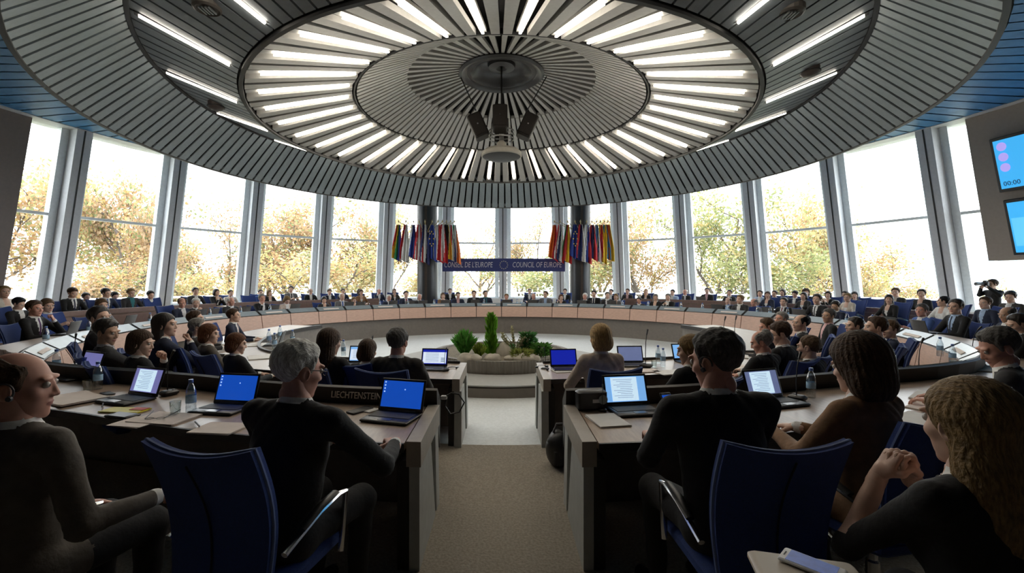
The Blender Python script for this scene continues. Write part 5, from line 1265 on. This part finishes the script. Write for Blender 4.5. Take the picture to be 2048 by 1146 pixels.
lap_at(1128, 736, zi, .10, 'laptop with plain deep blue screen at the inner desk', S_deep)
lap_at(1262, 728, zi, .06, 'laptop with grey-blue page right of the blonde woman', S_grey)
lap_at(1370, 722, zi, .2, 'laptop with pale blue screen by the inner desk bottles', S_light)
lap_at(560, 690, zi, -1.3, 'small lilac laptop on the paper-strewn left inner desk', S_lilac)
BG = 'water bottles on the desks'
for (px, py, z, lab, s) in ((382, 826, zd, 'water bottle right of the yellow folder, foreground left', 1.0), (196, 778, zd, 'water bottle beside the second lilac laptop', 1.0), (113, 745, zd, 'water bottle at far left beyond the balding man', 1.0),
                         (1622, 795, zd, 'water bottle in front of the brown jacket woman', 1.0), (1785, 745, zd, 'water bottle right of the long brown hair', 1.0), (1880, 712, zd, 'water bottle beside the open laptops at right', 1.0), (1905, 728, zd, 'second water bottle beside the right laptops', .95),
                         (1326, 733, zi, 'nearer water bottle on the right inner desk', 1.0), (1316, 726, zi, 'further water bottle on the right inner desk', 1.0), (1443, 690, zi, 'tall water bottle far along the right inner desk', 1.1), (1462, 700, zi, 'water bottle nearer along the right inner desk', 1.1), (1470, 706, zi, 'third water bottle along the right inner desk', 1.0),
                         (538, 690, zi, 'water bottle at the front of the left inner bottle cluster', 1.15), (560, 680, zi, 'tall water bottle in the left inner bottle cluster', 1.15), (549, 698, zi, 'water bottle nearest in the left inner bottle cluster', 1.1), (585, 690, zi, 'water bottle at the right of the left inner cluster', 1.1),
                         (687, 712, zi, 'water bottle between typing woman and her laptop', 1.0)):
    bottle(on_z(px, py, z), lab, BG, s)
for k, (px, lab) in enumerate(((92, 'by the hand-on-mouth man'), (178, 'left of the grey-jacketed woman'), (300, 'under the second mullion'), (420, 'between white-haired listener and third mullion'), (481, 'right of the third mullion'), (540, 'left of the folder man'), (760, 'under the fifth mullion'), (816, 'left of the left column'), (868, 'right of the left column'),
                             (968, 'below the banner centre-left'), (1034, 'right of the central seat'), (1042, 'second right of the central seat'), (1142, 'left of the right column'), (1245, 'under the mullion right of the column'), (1296, 'in the first right window'), (1362, 'right of the clasped hands man'), (1405, 'in the second right window'), (1457, 'before the balding black suit man'), (1515, 'before the bald red-faced man'), (1540, 'left of the wine tie man'), (1575, 'right of the wine tie man'), (1694, 'before the cream-topped woman'), (1745, 'in the fourth right window'))):
    q = at_r(px, 7.38); bottle((q.x, q.y, zd), 'small water bottle on the ring desk '+lab, BG, 1.15)
tumbler(on_z(351, 828, zd), 'empty glass left of the foreground left bottle'); tumbler(on_z(176, 782, zd), 'glass left of the bottle beside the lilac laptop')
tumbler(on_z(1908, 738, zd), 'glass on the right desk in front of the open folders'); tumbler(on_z(1868, 752, zd), 'glass beside the microphone on the right desk'); tumbler(on_z(1308, 735, zi), 'glass left of the right inner bottles')
tumbler(on_z(548, 705, zi), 'glass in the left inner bottle cluster'); tumbler(on_z(570, 703, zi), 'second glass in the left inner bottle cluster')
for (px, py, z, rz, lab, s) in ((1292, 735, zi, 2.6, 'desk microphone standing tall right of the blonde woman', 1.15), (1205, 822, zd, 2.9, 'desk microphone by the right aisle corner', .45), (890, 742, zi, .5, 'desk microphone at the left aisle end of inner desk', .7), (1090, 740, zi, -.5, 'desk microphone at the right aisle end of inner desk', .7),
                             (338, 790, zd, 1.2, 'desk microphone behind the lilac page laptop', .9), (150, 735, zd, .9, 'desk microphone at the second lilac laptop', .9), (1595, 800, zd, 2.2, 'desk microphone before the brown jacket woman', .9), (1840, 752, zd, 2.0, 'desk microphone on the right desk by the glass', .9),
                             (1448, 692, zi, 2.4, 'left of two microphones over the right inner desk', 1.2), (1470, 690, zi, 2.4, 'right of two microphones over the right inner desk', 1.2), (1950, 712, zd, 1.2, 'microphone over the open folder at right', .9), (745, 726, zi, .3, 'desk microphone behind the typing woman laptop', .9)):
    microphone(on_z(px, py, z), rz, lab, s=s)
for (px, py, z, rz, w, h, lab, m, n_, cu) in ((150, 800, zd, -.5, .42, .30, 'open document beside the balding man at left', M_paperb, 4, .01), (330, 838, zd, -.15, .36, .24, 'loose sheets under the spectacles', M_paperb, 3, .0), (275, 845, zd, -.2, .25, .20, 'sheet under the phone left of the spectacles', M_paperb, 2, .0),
                         (440, 858, zd, -.1, .28, .21, 'papers at the desk edge left of white-haired man', M_paperb, 3, .0), (735, 820, zd, -.5, .14, .10, 'small white notepad left of the aisle laptop', M_paper, 2, 0),
                         (1215, 842, zd, .2, .21, .27, 'writing pad at the right aisle corner', M_paper, 3, .0), (1870, 795, zd, .7, .40, .26, 'dark-edged file on the right desk', M_paper, 3, 0), (1840, 840, zd, .5, .38, .24, 'pale sheets at the right desk edge', M_paper, 2, 0), (1850, 812, zd, .6, .36, .14, 'cream sheet between the file and pale sheets', M_paperb, 2, 0),
                         (1975, 738, zd, .9, .45, .32, 'papers the bent man is writing on', M_paper, 3, 0), (1940, 705, zd, 1.1, .44, .30, 'open red-edged folder at right', M_paper, 3, .0),
                         (1130, 742, zi, .2, .30, .21, 'sheets in front of the deep blue laptop', M_paper, 3, 0), (1345, 745, zi, .3, .42, .25, 'sheets on the inner desk right of the bottles', M_paper, 3, 0), (1290, 742, zi, .1, .30, .21, 'sheets on the inner desk before the grey-blue laptop', M_paperb, 3, 0),
                         (520, 715, zi, -1.0, .40, .30, 'large white sheets at the front of the left inner desk', M_paper, 4, 0), (515, 690, zi, -1.2, .40, .28, 'white sheets in the middle of the left inner desk', M_paper, 3, 0), (515, 675, zi, -1.3, .42, .28, 'white sheets at the back of the left inner desk', M_paper, 3, 0), (560, 733, zi, -.8, .30, .21, 'sheet at the near edge of left inner desk', M_paper, 2, 0),
                         (1475, 712, zi, 1.1, .42, .28, 'white sheets before the grey balding man', M_paper, 4, 0), (1470, 690, zi, 1.2, .40, .28, 'white sheets beyond the grey balding man', M_paper, 3, 0), (1650, 715, zi, .8, .40, .25, 'white sheets right of the short-haired man', M_paper, 3, 0), (1490, 735, zi, .9, .30, .21, 'sheet under the grey balding man arm', M_paperb, 2, 0),
                         (60, 712, zd, -.9, .44, .3, 'white papers on the left desk behind the bald head', M_paper, 3, 0)):
    papers(on_z(px, py, z), rz, w, h, lab, m, n_, curl=cu)
# folded yellow leaflet, phone, spectacles, pens
p = on_z(250, 822, zd)
t = thing('yellow_folder', 'yellow and red folder lying on the left foreground desk', 'folder', p, -.1)
MB().box((0, 0, .008), (.30, .12, .004)).box((0, .0, .004), (.31, .12, .004)).build('cover', mat('folder_yellow', (.62, .55, .03), .5, var=.08), t)
MB().box((.09, .025, .012), (.11, .06, .003)).build('print_band', mat('folder_red', (.55, .06, .02), .5), t)
def phone(p, rz, lab, scr, body=M_blackpl, s=1.0):
    t = thing('mobile_phone', lab, 'phone', p, rz); t.scale = (s, s, s)
    b = MB().rbox((0, 0, .005), (.068, .138, .009), .009).build('case', body, t, True); MB().box((0, .0, .0098), (.058, .105, .001)).build('screen', scr, b); MB().box((0, .060, .0098), (.02, .003, .001)).build('earpiece_slot', M_trim, b)
    return t
M_off = mat('screen_off', (.01, .01, .012), .4, var=0)
phone(on_z(245, 833, zd), 1.3, 'black phone in front of the yellow folder', M_off, s=1.5); phone(on_z(215, 788, zd), 1.0, 'black phone beside the lilac laptop bottle', M_off)
phone(on_z(720, 822, zd), -.6, 'dark device left of the small notepad', M_off, s=1.3)
ph = W3(1338, 802, 2.5); phone((ph.x, ph.y, ph.z-.02), .4, 'lit blue phone held beside the pale document laptop', S_bright).rotation_euler = (.9, 0, .3)
p = on_z(310, 838, zd+.014)
t = thing('spectacles', 'folded-open spectacles lying on the loose sheets', 'glasses', p, .15)
mb = MB()
for sx in (-1, 1): mb.tube([(sx*.034+.026*math.cos(a), .018*math.sin(a), .005) for a in linsp(0, 2*PI, 17)], .002, 5)
mb.tube([(-.008, 0, .005), (.008, 0, .005)], .002, 5); mb.build('rim', M_blackpl, t)
for sx in (-1, 1): MB().tube([(sx*.060, 0, .006), (sx*.075, .09, .014), (sx*.085, .14, .02)], .0028, 6).build('temple', M_blackpl, t)
for k, (px, py, z, rz, lab) in enumerate(((205, 812, zd, -.9, 'dark pen left of the yellow folder'), (395, 850, zd, -.8, 'pen on the papers left of white-haired man'), (1945, 742, zd, .5, 'pencil in the writing man hand'))):
    t = thing('pen', lab, 'pen', on_z(px, py, z+.012), rz); MB().tube([(-.07, 0, .005), (.06, 0, .005)], .005, 8).build('barrel', M_blackpl, t); MB().tube([(.06, 0, .005), (.075, 0, .005)], [.004, .001], 8).build('tip', M_chrome, t)
# name board device at the right aisle corner
p = on_z(1182, 818, zd)
t = thing('conference_unit', 'black conference unit at the right aisle corner', 'conference unit', p, .15)
MB().rbox((0, 0, .07), (.22, .10, .14), .02).build('body', M_blackpl, t, True); MB().box((.02, -.052, .07), (.05, .006, .025)).build('indicator', mat('unit_label', (.5, .5, .5), .4), t); MB().lathe([(.03, 0), (.034, .01)], 16, T(.07, -.05, .08)@RX(PI/2)).build('speaker_ring', M_tray, t)
# cable coil and plug at the left aisle corner
t = thing('power_cable', 'looped black cable hanging at the left aisle corner', 'cable', on_z(893, 800, ZD))
MB().tube([(.0, 0, .03), (.04, -.02, .06), (.10, -.02, .05), (.14, 0, -.02), (.10, .02, -.10), (.03, .0, -.11), (-.01, .0, -.05), (0, .0, .02)], .006, 8).build('loop', M_blackpl, t, True); MB().rbox((-.02, 0, .02), (.05, .03, .03), .008).build('plug', M_white, t)
# headset on the inner desk ends
for (px, py, lab) in ((905, 738, 'headset lying at the left aisle end of the inner desk'), (1085, 735, 'headset lying at the right aisle end of the inner desk')):
    t = thing('headset', lab, 'headset', on_z(px, py, zi), .4); MB().tube([(.07*math.cos(a), .07*math.sin(a), .012) for a in linsp(.3, 2.9, 12)], .006, 6).build('band', M_blackpl, t, True)
    for sx in (-1, 1): MB().lathe([(.022, 0), (.026, .008), (.02, .02)], 12, T(sx*.068, .015, .0)).build('ear_cup', M_blackpl, t, True)
# bag on the floor beside the right end frame
p = on_z(1118, 898, -.16)
t = thing('backpack', 'black backpack on the carpet against the right desk end', 'bag', (.56, 4.5, -.16), .2)
o = obj('pouch', blob(77, .15, (.75, 1.0, 1.25), .10), t, T(0, 0, .17)); o.data.materials.append(M_blackpl)
MB().rbox((0, -.11, .12), (.16, .06, .16), .03).build('front_pocket', mat('bag_cloth', (.015, .015, .017), .8), t, True); MB().tube([(-.05, 0, .33), (-.02, -.02, .42), (.05, -.02, .42), (.07, 0, .33)], .012, 6).build('strap', mat('strap_grey', (.12, .12, .13), .7), t, True)
# small tablet arm with a phone, bottom right corner
p = W3(1590, 1125, 1.18)
t = thing('tablet_arm', 'cream folding tablet arm at the bottom right', 'tablet arm', (p.x, p.y, 0), -.25)
MB().rbox((0.02, -.14, p.z-.012), (.25, .36, .024), .04).build('top', mat('tablet_cream', (.52, .46, .38), .45, var=.03), t, True)
MB().tube([(.10, -.2, p.z-.02), (.12, -.25, .4), (.12, -.25, .0)], .015, 8).build('post', M_blackpl, t); MB().lathe([(.14, 0), (.14, .015), (.02, .03)], 16, T(.12, -.25, 0)).build('foot', M_blackpl, t)
phone((p.x+.03, p.y-.02, p.z+.001), .75, 'white phone with blue screen on the cream tablet arm', mat('screen_phone', (.05, .10, .32), .3, var=.3, scale=60, emit=.10), M_white)
